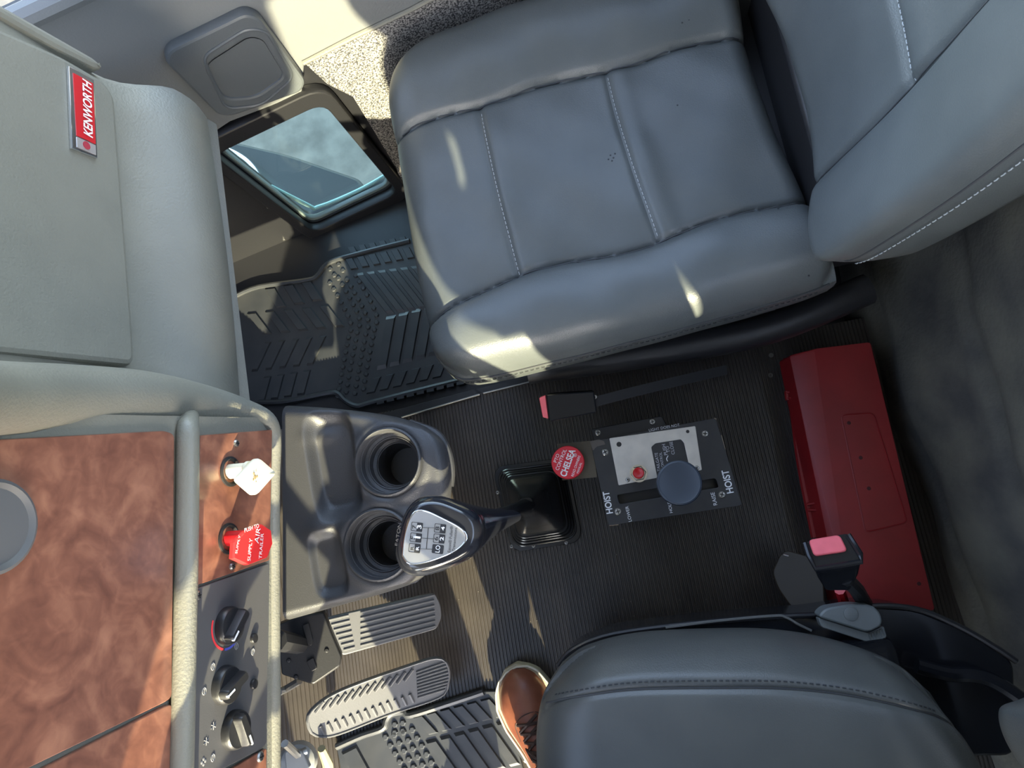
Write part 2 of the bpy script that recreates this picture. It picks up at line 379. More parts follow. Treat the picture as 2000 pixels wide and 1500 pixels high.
# grab pocket: raised pad with a sunken cup
pk = [(322, 122), (330, 100), (480, 27), (508, 36), (598, 160), (590, 180), (452, 229), (425, 226)]
cupq = [(402, 128), (486, 74), (512, 78), (556, 150), (500, 190), (440, 194)]
PAD = mat('pocket_plastic', (.105, .115, .12), .4, bump=.1, bscale=400)
sheet('pocket_pad', [pk, cupq], DN, .020, PAD, dr, bev=.005, off=.018, r=[.022, .018])
u = rpoly(door_pts(cupq, .014), .018); cc = np.mean(np.array(u), 0)
mk('pocket_cup', *loft([[DN.p(*(cc+(np.array(q)-cc)*s), h) for q in u] for s, h in ((1.02, .014), (.9, .004), (.84, -.006), (.6, -.008), (.1, -.008))]), PAD, dr)
u2 = rpoly(door_pts([(395, 110), (482, 55), (520, 60), (575, 150), (510, 205), (440, 212)], .018), .02)
mk('pocket_lip', *tube([DN.p(*q, .018) for q in u2+[u2[0]]], .0028, 6), PAD, dr)
# cowl side panel in front of the door
struct('wall_right', *bb(-1.0, -.78, .80, .84, -.12, .78), VINYL_B, 'grey cowl side panel ahead of the passenger door', smooth=0)
mk('sill_cap', *tube([DN.p(xa(-1.0), dz(.728), .0), DN.p(xa(.70), dz(.728), .0)], .018, 10), VINYL_B, dr)
mk('upper_frame', *merge(tube([DN.p(xa(.60), dz(.72), -.03), DN.p(xa(.60), dz(1.72), -.03)], .05, 8), tube([DN.p(xa(-.58), dz(.74), -.02), DN.p(xa(-.48), dz(1.6), -.02)], .012, 8)), ROOFM, dr)

# driver's side wall (outside the frame): open doorway, outline shaped to cut the sun patches
DD = Pl((0, -.88, 0), (1, -.10, 0), (.10, 1, 0)); u2 = 1 if DD.y[2] > 0 else -1
DO = [(-.68, u2*.0), (.27, u2*.0), (.27, u2*.98), (.33, u2*1.04), (.32, u2*1.12), (.10, u2*1.24), (-.02, u2*1.52), (-.17, u2*1.52), (-.21, u2*1.31), (-.40, u2*1.25), (-.68, u2*.80)]
wl_ = sheet2('wall_left', [[(-1.0, -.13*u2), (.80, -.13*u2), (.80, 1.74*u2), (-.50, 1.74*u2), (-1.0, 1.0*u2)], rpoly(DO, .04)], DD, .05, VINYL_B, None, off=0)
tag(wl_, "pale side wall around the open driver's doorway", None, None, 'structure')

# ---- outside: sunlit asphalt and the dark front wing seen through the low window
struct('ground', [(-40, -40, -1.25), (40, -40, -1.25), (40, 40, -1.25), (-40, 40, -1.25)], [(0, 1, 2, 3)], ASPH, 'sunlit grey asphalt yard outside the cab', smooth=0)
wing = thing('truck_wing', W(560, 330, -.55), 'dark painted front wing with a bright edge seen through the low door window', 'vehicle wing')
wp = flat(-.55)
mk('wing_panel', *slab(wp, [(380, 250), (440, 272), (560, 300), (712, 352), (690, 420), (560, 470), (400, 380)], -.25, 0, .04), mat('wing_paint', (.030, .032, .032), .55), wing, bev=.02)
mk('edge_trim', *tube([wp.at(a, b, .02) for a, b in smoothp([(400, 278), (440, 290), (475, 308), (496, 328), (510, 352)], 5)], .008, 8), CHROME, wing)

# ================================================================== dashboard
T = -ray(1389, 810); T = T/np.linalg.norm(T)             # "up" along the dash face
P0 = W(545, 820, .62); P1 = W(548, 1500, .62)
DS = Pl(P0, P0-P1, np.cross(T, P1-P0))                    # centre stack face: x to the passenger side, y up
dash = thing('dashboard', (-.6, .15, .45), 'grey vinyl dashboard with burl wood panels, knobs and a red maker badge', 'dashboard')
# passenger side: padded face lofted from sections (px on three levels)
secs = []
for k in range(13):
    t = -.09+1.09*k/12; l = lambda a, b: np.array(a)*(1-t)+np.array(b)*t
    lidlow = W(*l((268, 735), (222, 165)), .78); low = W(*l((478, 790), (414, 250)), .58)
    top = lidlow + np.array([-.03, -.03, .26]); yv = lidlow[1]
    mid = np.array([max(lidlow[0], low[0])+.028+.012*math.sin(math.pi*max(t, 0)), (lidlow[1]+low[1])/2, .70])
    prof = [(-.80, top[1], 1.05), top+np.array([-.05, 0, .02]), top, top*.5+lidlow*.5+np.array([.004, 0, 0]), lidlow, mid, low*.4+mid*.6+np.array([.004, 0, -.02]), low+np.array([0, 0, .02]), low+np.array([-.02, 0, 0]), low+np.array([-.35, 0, .03])]
    secs.append(smoothp(prof, 5))
e0 = secs[-1]; cen = np.array([-.6, e0[0][1]+.0, .8])
rings = secs+[[q+np.array([-.012, .012, 0]) for q in e0], [q*.6+np.array([-.62, e0[0][1]+.02, .8])*.4 for q in e0]]
V, Fc = loft(rings, cap=False, closed=False)
mk('padded_face', V, Fc, VINYL, dash, smooth=60)
# raised lid panel with rounded corners
LID = plane3(W(268, 735, .78), W(222, 165, .78), W(268, 735, .78)+T*.2)
lid = [(-120, 678), (266, 714), (262, 640), (226, 190), (205, 158), (120, 108), (0, 55), (-150, -20)]
lo_ = sheet('lid', [lid], LID, .05, VINYL, dash, bev=.006, off=.012, r=.012)
strip = [(-100, -48), (0, 6), (105, 66), (185, 112), (206, 132), (190, 135), (105, 92), (0, 32), (-100, -22)]
sheet('end_pad', [strip], LID, .03, VINYL, dash, bev=.006, off=.012, r=.006)
# badge
LB = Pl(LID.p(0, 0, .013), LID.x, LID.n)
bq = [(134, 128), (184, 156), (191, 309), (141, 289)]
b_ = sheet('badge', [bq], LB, .004, CHROME, lo_, bev=.001, off=.003)
sheet('badge_field', [[(143, 142), (182, 163), (187, 281), (150, 264)]], LB, .001, REDP, b_, off=.0036)
SILV = mat('badge_silver', (.55, .50, .48), .35, .6)
sheet('badge_tip', [[(150, 267), (187, 284), (188, 303), (151, 287)]], LB, .001, SILV, b_, off=.0036)
text('badge_lettering', 'KENWORTH', LB, (181, 270), (178, 164), WHITE, b_, off=.0045, hk=1.3, bold=.02)
c = LB.uv(169, 284, .004)
mk('badge_emblem', *lathe([(.0045, .003), (.0045, .0047), (.003, .0047)], Pl(LB.p(*c), LB.x, LB.n), 16), mat('emblem_red', (.35, .03, .05), .4), b_)
# roll between passenger side and centre stack, running round into the right-hand edge of the stack
path = [(-160, 770, 1.10, .030), (0, 776, 1.0, .030), (150, 775, .90, .031), (290, 778, .81, .030), (400, 792, .72, .026), (480, 806, .66, .019), (528, 822, .632, .013), (541, 860, .62, .0105), (540, 950, .62, .0095), (540, 1150, .62, .0095), (541, 1350, .62, .0095), (541, 1480, .62, .0095), (541, 1640, .62, .0095)]
sp = smoothp([(*W(a, b, c), r) for a, b, c, r in path], 6)
mk('edge_roll', *tube([q[:3]-DS.n*.006 for q in sp], [q[3] for q in sp], 18), VINYL, dash, smooth=70)
# bar between the two columns of panels
bp = [(366, 838), (367, 850), (366, 1000), (362, 1200), (357, 1400), (353, 1560), (350, 1700)]
bp = [(367, 812, -.022), (367, 830, -.006), (367, 852, .004)]+[(a, b, .004) for a, b in bp[2:]]
mk('divider_bar', *tube([DS.at(a, b, h) for a, b, h in smoothp(bp, 4)], .0115, 16), VINYL, dash, smooth=70)
# backing of the stack, its lower skirt
bk = [DS.uv(*q) for q in [(-200, 800), (540, 815), (546, 1750), (-300, 1750)]]
mk('stack_body', *loft([[DS.p(a, b, h) for a, b in bk] for h in (-.25, -.006)]), VINYL, dash)
# burl panels
sheet('burl_panel', [[(-150, 866), (322, 841), (341, 848), (336, 1362), (322, 1372), (-150, 1600)]], DS, .006, BURL, dash, bev=.001, off=-.001, r=.006)
sheet('burl_panel', [[(-150, 1622), (322, 1379), (337, 1375), (332, 1640), (-150, 1900)]], DS, .006, BURL, dash, bev=.001, off=-.001, r=.006)
sp_ = sheet('accessory_panel', [[(392, 850), (532, 839), (527, 1094), (383, 1144)]], DS, .005, BURL, dash, bev=.0008, off=.0, r=.003)
PANEL = mat('climate_black', (.085, .083, .085), .35, bump=.05, bscale=600)
cl = sheet('climate_panel', [[(383, 1150), (526, 1100), (521, 1452), (508, 1464), (440, 1500), (376, 1520)]], DS, .005, PANEL, dash, bev=.0008, off=.0, r=.003)
sheet('burl_panel', [[(521, 1461), (520, 1640), (372, 1640), (375, 1530), (445, 1506)]], DS, .005, BURL, dash, bev=.0008, off=.0, r=.003)
# round grille on the left
c = DS.uv(-20, 1030); q = Pl(DS.p(*c, 0), DS.x, DS.n)
mk('round_vent', *lathe([(.037, -.003), (.037, .004), (.034, .006), (.030, .003), (.012, .004)], q, 40), mat('vent_grey', (.10, .10, .105), .5), dash)
for p in [(461, 866), (453, 1106)]: screw(sp_, DS, *p, r=.0045, off=.0)
screw(cl, DS, 386, 1163, r=.005)
screw(dash, DS, 508, 1478, r=.006)

# push-pull air valves
def ring_base(px, py, r=.0175):
    c = DS.uv(px, py); q = Pl(DS.p(*c, 0), DS.x, DS.n)
    return q, mk('valve_collar', *lathe([(r, -.002), (r, .002), (r*.85, .003), (r*.72, .0005), (r*.7, -.004)], q, 28, 'end'), BLACK, dash)
q, o = ring_base(449, 921)
vk = mk('park_brake_knob', *lathe([(.0085, -.004), (.0085, .022), (.010, .024), (.010, .028)], q, 20), CREAM, dash)
kp = Pl(q.p(0, 0, .032), DS.x, DS.n)
hd = [kp.uv(a, b) for a, b in [(498, 893), (534, 924), (493, 970), (455, 937)]]
rings = []
cc = np.mean(np.array(hd), 0)
for s, h in ((.80, -.004), (1.0, -.001), (1.0, .003), (.94, .0055), (.5, .007), (.1, .0072)): rings.append([kp.p(*(cc+(np.array(p)-cc)*s), h) for p in rpoly(hd, .007)])
mk('knob_head', *loft(rings), CREAM, vk, smooth=50)
c2 = kp.uv(487, 933)
mk('worn_mark', *merge(*[lathe([(r, .0074), (r*.6, .0076)], Pl(kp.p(c2[0]+a, c2[1]+b), kp.x, kp.n), 8) for a, b, r in [(0, 0, .0028), (.004, .002, .0018), (-.003, .003, .0015), (.001, -.004, .0016), (-.005, -.002, .001), (.007, -.002, .0009)]]), mat('worn_ink', (.36, .26, .13), .6), vk)
q, o = ring_base(446, 1052)
rk = mk('trailer_supply_knob', *lathe([(.0085, -.004), (.0085, .024), (.010, .026)], q, 20), REDP, dash)
kp = Pl(q.p(0, 0, .032), DS.x, DS.n)
oc = [(473, 1038), (505, 1024), (523, 1036), (526, 1062), (515, 1090), (478, 1104), (449, 1091), (451, 1060)]
hd = [kp.uv(a, b) for a, b in oc]; cc = np.mean(np.array(hd), 0)
rings = [[kp.p(*(cc+(np.array(p)-cc)*s), h) for p in hd] for s, h in ((.92, -.003), (1.0, -.001), (1.0, .003), (.96, .005), (.1, .005))]
mk('knob_head', *loft(rings), mat('bright_red', (.75, .03, .03), .4), rk, smooth=30)
KT = Pl(kp.p(0, 0, .005), kp.x, kp.n)
for s, a, b, hk in [('TRAILER', (511, 1092), (515, 1042), 1.0), ('AIR', (505, 1062), (509, 1032), 1.0), ('SUPPLY', (489, 1096), (493, 1052), 1.0), ('PUSH TO', (478, 1040), (506, 1030), 1.0), ('SUPPLY', (463, 1082), (470, 1046), .8)]:
    text('lettering', s, KT, b if 0 else a, b, WHITE, rk, off=.0006, hk=hk)

# climate controls
def rot_knob(px, py, r, knobang):
    c = DS.uv(px, py); q = Pl(DS.p(*c, 0), DS.x*math.cos(knobang)+DS.y*math.sin(knobang), DS.n)
    k = mk('rotary_knob', *lathe([(r, -.001), (r, .004), (r*.96, .008), (r*.90, .0095), (r*.2, .010)], q, 30), BLACK, cl)
    g = [(-r*.95, -r*.26), (r*.95, -r*.26), (r*.95, r*.26), (-r*.95, r*.26)]
    mk('grip', *loft([[q.p(a*s, b*s2, h) for a, b in rpoly(g, r*.2)] for s, s2, h in ((1, 1.2, .006), (.98, 1, .016), (.9, .8, .019))]), BLACK, k)
    mk('pointer', *loft([[q.p(a, b, h) for a, b in [(r*.35, -.0010), (r*.93, -.0010), (r*.93, .0010), (r*.35, .0010)]] for h in (.0165, .0195)]), WHITE, k)
    return q
q = rot_knob(443, 1222, .0205, 2.4)
for a0, a1, m in ((.2, 1.9, 'red'), (2.0, 3.6, 'blue')):
    A = np.linspace(a0, a1, 14)+1.0; r0, r1 = .0235, .026
    mk(m+'_arc', *loft([[DS.p(*(np.array(DS.uv(443, 1222))+np.array([math.cos(t), math.sin(t)])*r), .0004) for t in A] for r in (r0, r1)], cap=False, closed=False), mat(m+'_print', (.75, .04, .05) if m == 'red' else (.10, .12, .55), .5), cl)
rot_knob(437, 1338, .0205, 2.0); rot_knob(455, 1425, .0205, 3.6)
for p in [(494, 1247), (494, 1336)]:
    c = DS.uv(*p); mk('push_button', *lathe([(.0058, -.001), (.0058, .002), (.005, .0035), (.001, .0038)], Pl(DS.p(*c), DS.x, DS.n), 18), BLACK, cl)
SYM = mat('grey_print', (.24, .235, .24), .5)
def icon(px, py, kind):
    c = np.array(DS.uv(px, py)); parts = []
    if kind == 'snow':
        for a in (0, 1.047, 2.094): parts.append(tube([DS.p(*(c+np.array([math.cos(a), math.sin(a)])*s), .0005) for s in (-.004, .004)], .0005, 4))
    elif kind == 'fan':
        for a in (0, 1.57, 3.14, 4.71): parts.append(lathe([(.0018, .0003), (.0012, .0006)], Pl(DS.p(*(c+np.array([math.cos(a), math.sin(a)])*.0026)), DS.x, DS.n), 8))
    else:
        parts.append(tube([DS.p(*(c+np.array([math.cos(a), math.sin(a)*.8])*.0036), .0005) for a in np.linspace(.4, 6.0, 9)], .0005, 4))
        parts.append(tube([DS.p(*(c+np.array([a, .001*math.sin(a*2500)])), .0005) for a in np.linspace(-.004, .004, 7)], .0005, 4))
    mk('icon', *merge(*parts), SYM, cl)
icon(493, 1273, 'defrost'); icon(461, 1262, 'defrost'); icon(415, 1302, 'defrost'); icon(398, 1350, 'defrost'); icon(416, 1418, 'snow'); icon(402, 1448, 'snow'); icon(397, 1488, 'fan'); icon(415, 1480, 'defrost')

# ================================================================== passenger seat
LEA2 = LEATHER
ps = thing('passenger_seat', (.05, .56, -.10), 'grey leather passenger seat with stitched panels', 'seat', None)
front = [(-.238, .262), (-.256, .300), (-.264, .377), (-.270, .55), (-.270, .70), (-.258, .775), (-.222, .825)]
far = [(-.222, .825), (-.17, .853), (-.06, .872), (.10, .885), (.34, .89)]
near = [(-.238, .262), (-.205, .248), (-.1, .250), (.1, .262), (.3, .279), (.378, .292)]
rear = [(.378, .292), (.366, .40), (.342, .55), (.332, .70), (.34, .89)]
NU = NV = 170
P, U, Vv = coons(front, rear, near, far, NU, NV)
sn = .215-.075*np.exp(-U/.07)-.01*np.sin(U*14); sf = .705+.02*np.exp(-U/.05)+.006*np.sin(U*17)
g = lambda d, w: np.exp(-(d/w)**2)
Z = .432-edge_roll(U, Vv, (.11, .06), (.075, .10), .05)
mid = (Vv > sn) & (Vv < sf)
vm = np.clip((Vv-sn)/(sf-sn), 0, 1)
c1, c2 = .268+.0*U, .618+.0*U
Z += np.where(mid, .006*np.sin(math.pi*vm)**.6-.004, 0)
Z += np.where(Vv <= sn, .020*np.sin(math.pi*np.clip(Vv/sn, 0, 1))**.8, 0)+np.where(Vv >= sf, .030*np.sin(math.pi*np.clip((1-Vv)/(1-sf), 0, 1))**.8, 0)
Z -= .0065*g(Vv-sn, .0085)+.0065*g(Vv-sf, .0085)
Z -= np.where(mid, .0055*g(U-c1, .010)+.0055*g(U-c2, .010), 0)
Z += np.where(mid, .006*g(U-c1-.03, .035)+.006*g(U-c2-.03, .035), 0)
Z += .0035*np.sin(U*9+Vv*4)*np.sin(Vv*8)+.0016*np.sin(U*31+Vv*7)*np.sin(Vv*23+1)
Z -= .018*U
P3 = np.concatenate([P, Z[:, :, None]], 2)
um = (U[:-1, :-1]+U[1:, 1:])/2; vmid = (Vv[:-1, :-1]+Vv[1:, 1:])/2; sn_ = sn[:-1, :-1]; sf_ = sf[:-1, :-1]
reg = np.where(vmid < sn_, 0, np.where(vmid > sf_, 4, np.where(um < .268, 1, np.where(um < .618, 2, 3))))
patch_parts(P3, reg, ps, [('side_bolster', LEATHER), ('seat_panel', LEATHER), ('seat_panel', LEATHER), ('seat_panel', LEATHER), ('side_bolster', LEATHER)])
rm = rim(P3); cen = np.array([.05, .56, 0])
def shrink(r, k, dzz): return [np.array([cen[0]+(p[0]-cen[0])*k, cen[1]+(p[1]-cen[1])*k, p[2]+dzz]) for p in r]
mk('boxing', *loft([rm, shrink(rm, 1.004, -.006), shrink(rm, 1.006, -.022), shrink(rm, 1.0, -.055), shrink(rm, .975, -.075), shrink(rm, .93, -.082)], cap=False), LEATHER, ps, smooth=70)
iu = lambda u: int(round(u*(NU-1))); iv = lambda v: int(round(v*(NV-1)))
for c in (.268, .618):
    i = iu(c); pts = [P3[i, j]+np.array([.0035, 0, .0025]) for j in range(iv(.222), iv(.70))]
    stitches('seam_stitching', pts[::3], (0, 0, 1), STITCH, ps, L=.005, gap=.0028, r=.0006)
pe = [p+np.array([0, -.0015, -.012]) for p in shrink(P3[4:-4:3, 0], 1.006, 0)]
stitches('edge_stitching', pe, (0, -1, 0), DSTITCH, ps, L=.0055, gap=.0035, r=.0009)
mk('edge_welt', *tube([p+np.array([0, -.001, .0]) for p in P3[2:-2:4, 0]], .0017, 6), SEAMM, ps)
# creases between bolsters and centre
for s in (sn, sf):
    pts = [along(P3, i, s[i, 0])+np.array([0, 0, .0008]) for i in range(6, NU-4, 3)]
    mk('welt_seam', *tube(pts, .0013, 6), SEAMM, ps)
sp_m = []
for q in [(1192, 298), (1198, 303), (1188, 306), (1201, 295), (1195, 309), (1324, 198), (1522, 404), (1586, 530), (1345, 42), (1332, 48)]:
    c = W(*q, .430); i, j = np.unravel_index(np.argmin(np.hypot(P3[:, :, 0]-c[0], P3[:, :, 1]-c[1])), U.shape)
    sp_m.append(lathe([(.0016, -.0004), (.0012, .0003), (.0003, .0004)], Pl(P3[i, j]+np.array([c[0]-P3[i, j, 0], c[1]-P3[i, j, 1], .0003]), (1, 0, 0), (0, 0, 1)), 7))
mk('scuff_specks', *merge(*sp_m), DSTITCH, ps)
# base under the cushion
mk('seat_base', *merge(bb(-.14, .36, .335, .80, -.10, .30), bb(-.17, .38, .30, .85, .27, .345)), BLACK, ps, bev=.012)
tr = [(1035, 742), (1250, 712), (1500, 665), (1700, 585)]
mk('side_cover', *tube([W(a, b, .20)+np.array([0, .02, 0]) for a, b in smoothp(tr, 5)], .028, 12), BLACK, ps)
# backrest: local frame leaning back 14 degrees, wrapped round the sitter
def backrest(parent, org, sgn, la, LM, hgt=.62, wid=.60, wrapn=.050, wrapf=.085, lean=14.0, thick=.10):
    """org: lower inner corner (x, y, z); sgn: +1 when the far side lies at +y"""
    L = math.radians(lean); bu = np.array([math.sin(L), 0, math.cos(L)]); nf = np.array([-math.cos(L), 0, math.sin(L)]); ya = np.array([0, sgn, 0])
    fr = [(.015, .035), (.03, .012), (.08, .002), (.2, .0), (.4, .0), (.52, .004), (.575, .02)]
    fr = [(a*wid/.6, b) for a, b in fr]
    ne = [(.015, .035), (.004, .10), (.0, .3), (.02, .5), (.06, hgt-.02)]
    fa = [(wid-.025, .02), (wid-.006, .10), (wid, .3), (wid-.02, .5), (wid-.06, hgt-.02)]
    re = [(.06, hgt-.02), (.15, hgt), (wid/2, hgt+.01), (wid-.15, hgt), (wid-.06, hgt-.02)]
    n = 130
    P, U, V_ = coons(fr, re, ne, fa, n, n)          # U: up the back, V: across
    a = P[:, :, 0]/wid; 
    s1 = .235+.02*U; s2 = .765-.02*U
    D = wrapn*np.clip((.42-a)/.42, 0, 1)**1.6+wrapf*np.clip((a-.58)/.42, 0, 1)**1.6
    D -= edge_roll(U, V_, (.07, .06), (.06, .06), .035)
    D += .014*np.sin(math.pi*np.clip(V_/s1, 0, 1))**.8*(V_ < s1)+.014*np.sin(math.pi*np.clip((1-V_)/(1-s2), 0, 1))**.8*(V_ > s2)
    m_ = (V_ > s1) & (V_ < s2)
    D -= .006*g(V_-s1, .010)+.006*g(V_-s2, .010)
    for cu_ in (.38, .66): D += np.where(m_, -.006*g(U-cu_, .012)+.005*g(U-cu_-.04, .04), 0)
    D += .003*np.sin(U*11+V_*5)*np.sin(V_*9)
    Q = np.array(org)+P[:, :, 0:1]*ya+P[:, :, 1:2]*bu+D[:, :, None]*nf
    ctr_u = (U[:-1, :-1]+U[1:, 1:])/2; ctr_v = (V_[:-1, :-1]+V_[1:, 1:])/2
    rg = np.where(ctr_v < s1[:-1, :-1], 0, np.where(ctr_v > s2[:-1, :-1], 4, np.where(ctr_u < .38, 1, np.where(ctr_u < .66, 2, 3))))
    patch_parts(Q, rg, parent, [('back_bolster', LM), ('back_panel', LM), ('back_panel', LM), ('back_panel', LM), ('back_bolster', LM)])
    r0 = rim(Q); c0 = np.array(org)+ya*wid/2+bu*hgt/2
    def ofs(k, d):
        out = []
        for p in r0:
            q = p-c0; q = q-nf*q.dot(nf); b_ = p-nf*((p-np.array(org)).dot(nf))
            t = min(1.0, d/thick); f = (p-np.array(org)).dot(nf)
            out.append(c0+q*k+nf*((f)*(1-t)+t*(-thick)-(c0-np.array(org)).dot(nf)))
        return out
    mk('back_boxing', *loft([r0, ofs(1.006, .012), ofs(1.012, .04), ofs(1.01, .075), ofs(.985, .098), ofs(.93, .10)], cap=True), LM, parent, smooth=70)
    pe = ofs(1.012, .014)
    nn = len(pe); half = [pe[i] for i in range(nn-1, nn-(n-1), -3)]
    stitches('back_stitching', [p+np.array([0, -sgn*.001, 0]) for p in half], (0, -sgn, 0), STITCH, parent, L=.006, gap=.0035, r=.0008)
    mk('back_welt', *tube([p for p in [r0[i] for i in range(nn-1, nn-(n-1), -4)]], .0017, 6), SEAMM, parent)
    for s in (s1, s2):
        mk('back_seam', *tube([along(Q, i, s[i, 0])+nf*.0008 for i in range(5, n-3, 4)], .0012, 6), SEAMM, parent)
    i = int(.38*(n-1)); stitches('back_stitching', [Q[i, j]+nf*.002+bu*.003 for j in range(int(.25*n), int(.74*n), 3)], nf, STITCH, parent, L=.005, gap=.0028, r=.0007)
backrest(ps, (.352, .268, .455), 1, 0, LEATHER, wid=.62)
mk('hinge_block', *bb(.36, .46, .34, .80, .26, .47), BLACK, ps, bev=.01)

# passenger seat buckle
bk_ = thing('seat_belt_buckle', W(1110, 800, .27), 'black seat belt buckle lying beside the passenger seat', 'buckle')
BP = plane3(W(1065, 770, .285), W(1160, 762, .275), W(1070, 822, .270))
BP = Pl(W(1070, 822, .275), W(1160, 805, .27)-W(1070, 822, .275), (0, -.25, 1))
mk('buckle_body', *slab(BP, [(1066, 770), (1160, 764), (1166, 806), (1072, 824)], -.028, .004, .004), GLOSSB, bk_, bev=.004)
mk('release_button', *slab(BP, [(1053, 777), (1065, 772), (1071, 818), (1060, 815)], -.016, .0005, .002), PINK, bk_, bev=.002)
mk('buckle_strap', *loft([[BP.at(a, b, h)+np.array([0, 0, zz]) for a, b, h in ((x, y-10, -.004), (x+2, y+10, -.004), (x+2, y+10, -.009), (x, y-10, -.009))] for x, y, zz in [(1160, 785, 0), (1230, 765, -.01), (1330, 735, -.04), (1430, 706, -.07)]]), mat('black_webbing', (.010, .010, .011), .8), bk_)
screw(bk_, BP, 1162, 775, r=.004, off=-.004)

# ================================================================== driver seat
ds = thing('driver_seat', (.08, -.44, 0), "dark grey leather driver's seat with a stitched edge seam", 'seat')
front = [(-.185, -.69), (-.205, -.60), (-.205, -.45), (-.200, -.33), (-.190, -.275), (-.172, -.235), (-.142, -.203)]
near = [(-.142, -.203), (-.10, -.184), (-.02, -.177), (.09, -.187), (.17, -.200), (.245, -.224), (.315, -.262), (.350, -.305)]
rear = [(.350, -.305), (.378, -.37), (.39, -.45), (.385, -.6), (.355, -.69)]
far = [(-.185, -.69), (.0, -.71), (.2, -.71), (.355, -.69)]
P, U, Vv = coons(front, rear, far, near, NU, NV)       # V runs from the door side to the centre
Z = .468-edge_roll(U, Vv, (.16, .22), (.10, .155), .090)
sv = .885
Z += .012*np.sin(math.pi*U)*np.sin(math.pi*Vv)
Z -= .005*g(Vv-(sv-.03*np.clip((.10-U)/.1, 0, 1)**2), .006)*(U > .02)
Z += .004*g(Vv-.915, .02)
Z += .003*np.sin(U*7+Vv*5)*np.sin(Vv*9)+np.where(U > .75, .004*np.sin(U*60+Vv*22)*(U-.75)*4, 0)
P3 = np.concatenate([P, Z[:, :, None]], 2)
vmid = (Vv[:-1, :-1]+Vv[1:, 1:])/2; um = (U[:-1, :-1]+U[1:, 1:])/2
patch_parts(P3, np.where(vmid > sv, 1, 0), ds, [('seat_panel', LEATHER_D), ('side_bolster', LEATHER_D)])
rm = rim(P3); cen = np.array([.09, -.45, 0])
mk('boxing', *loft([rm, shrink(rm, 1.004, -.008), shrink(rm, 1.003, -.03), shrink(rm, .985, -.05), shrink(rm, .94, -.058)], cap=False), LEATHER_D, ds, smooth=70)
j = iv(.905)
stitches('seam_stitching', [P3[i, j]+np.array([0, 0, .0006]) for i in range(8, NU-14, 3)], (0, .3, 1), DSTITCH, ds, L=.0045, gap=.0035, r=.0009)
mk('edge_welt', *tube([P3[i, iv(.886)]+np.array([0, 0, .0004]) for i in range(4, NU-6, 4)], .0015, 6), SEAMM, ds)
backrest(ds, (.402, -.272, .475), -1, 0, LEATHER_D, wid=.49, lean=9, wrapn=.03, wrapf=.03, hgt=.66, thick=.07)
# base, side pan and rim
mk('seat_base', *bb(-.165, .34, -.66, -.235, 0, .335), GLOSSB, ds, bev=.02)
fr = flat(.27)
pan = [(1090, 1300), (1120, 1268), (1200, 1238), (1380, 1215), (1530, 1204), (1600, 1200), (1700, 1184), (1790, 1190), (1870, 1222), (1940, 1262), (1985, 1292), (1990, 1480), (1700, 1480), (1200, 1420)]
u = [fr.uv(*q) for q in pan]; u = rpoly(u, .02)
mk('side_pan', *loft([[fr.p(a, b, h) for a, b in u] for h in (-.125, -.006)]), GLOSSB, ds, bev=.004)
mk('pan_rim', *tube([fr.at(a, b, -.004) for a, b in smoothp(pan[:11], 5)], .0045, 8), BLACK, ds)
mk('pan_scuff', *tube([fr.at(a, b, .0) for a, b in smoothp([(1300, 1226), (1400, 1213), (1510, 1203), (1535, 1206), (1560, 1220), (1585, 1232)], 5)], .0022, 6), mat('scuff_grey', (.14, .14, .13), .7), ds)
mk('pan_arm', *tube([fr.at(a, b, .02) for a, b in smoothp([(1790, 1300), (1850, 1316), (1910, 1320), (1960, 1342), (2040, 1400)], 5)], .011, 10), GLOSSB, ds)
# recline lever
RL = flat(.335)
hv = [(1597, 1205), (1612, 1188), (1660, 1180), (1705, 1182), (1722, 1200), (1724, 1222), (1696, 1236)]
lv = mk('recline_lever', *loft([[RL.p(*(np.array(q)), h) for q in rpoly([RL.uv(a, b) for a, b in hv], .008)] for h in (-.035, -.004, 0.0)]), GREYP, ds, bev=.003)
mk('lever_edge', *slab(RL, [(1598, 1206), (1697, 1237), (1726, 1222), (1733, 1245), (1700, 1256), (1604, 1225)], -.03, -.012, .004), GREYP, lv, bev=.003)
for k in range(6):
    x = 1698+k*5.2; mk('grip_rib', *tube([RL.at(x, 1238-k*2.2, -.010), RL.at(x+4, 1256-k*2.0, -.014)], .0013, 6), GREYP, lv)
c = RL.uv(1662, 1199); mk('pivot_cap', *lathe([(.010, -.001), (.010, .0012), (.008, .002)], Pl(RL.p(*c), RL.x, RL.n), 20), GREYP, lv)
# driver buckle on its stalk
db = thing('seat_belt_buckle', W(1650, 1150, .25), "black seat belt buckle with a faded red button on its stalk by the driver's seat", 'buckle')
B2 = Pl(W(1630, 1095, .42), W(1690, 1085, .42)-W(1575, 1100, .42), (-.15, .25, 1))
mk('buckle_body', *loft([[B2.p(*(np.mean(np.array([B2.uv(a, b, 0) for a, b in q_]), 0)*(1-s)+np.array(p)*s), h) for p in rpoly([B2.uv(a, b, 0) for a, b in q_], .008)] for q_, s, h in [
    ([(1593, 1118), (1688, 1105), (1684, 1150), (1600, 1150)], .62, -.060), ([(1580, 1075), (1680, 1055), (1688, 1120), (1596, 1128)], .9, -.040), ([(1570, 1058), (1660, 1040), (1688, 1092), (1592, 1112)], 1.0, -.006), ([(1570, 1058), (1660, 1040), (1688, 1092), (1592, 1112)], .97, 0.0)]]), GLOSSB, db, bev=.002)
mk('buckle_frame', *tube([B2.at(a, b, .002) for a, b in [(1572, 1060), (1580, 1085), (1593, 1111), (1640, 1104), (1682, 1097), (1680, 1082), (1656, 1044)]], .0040, 8), GLOSSB, db)
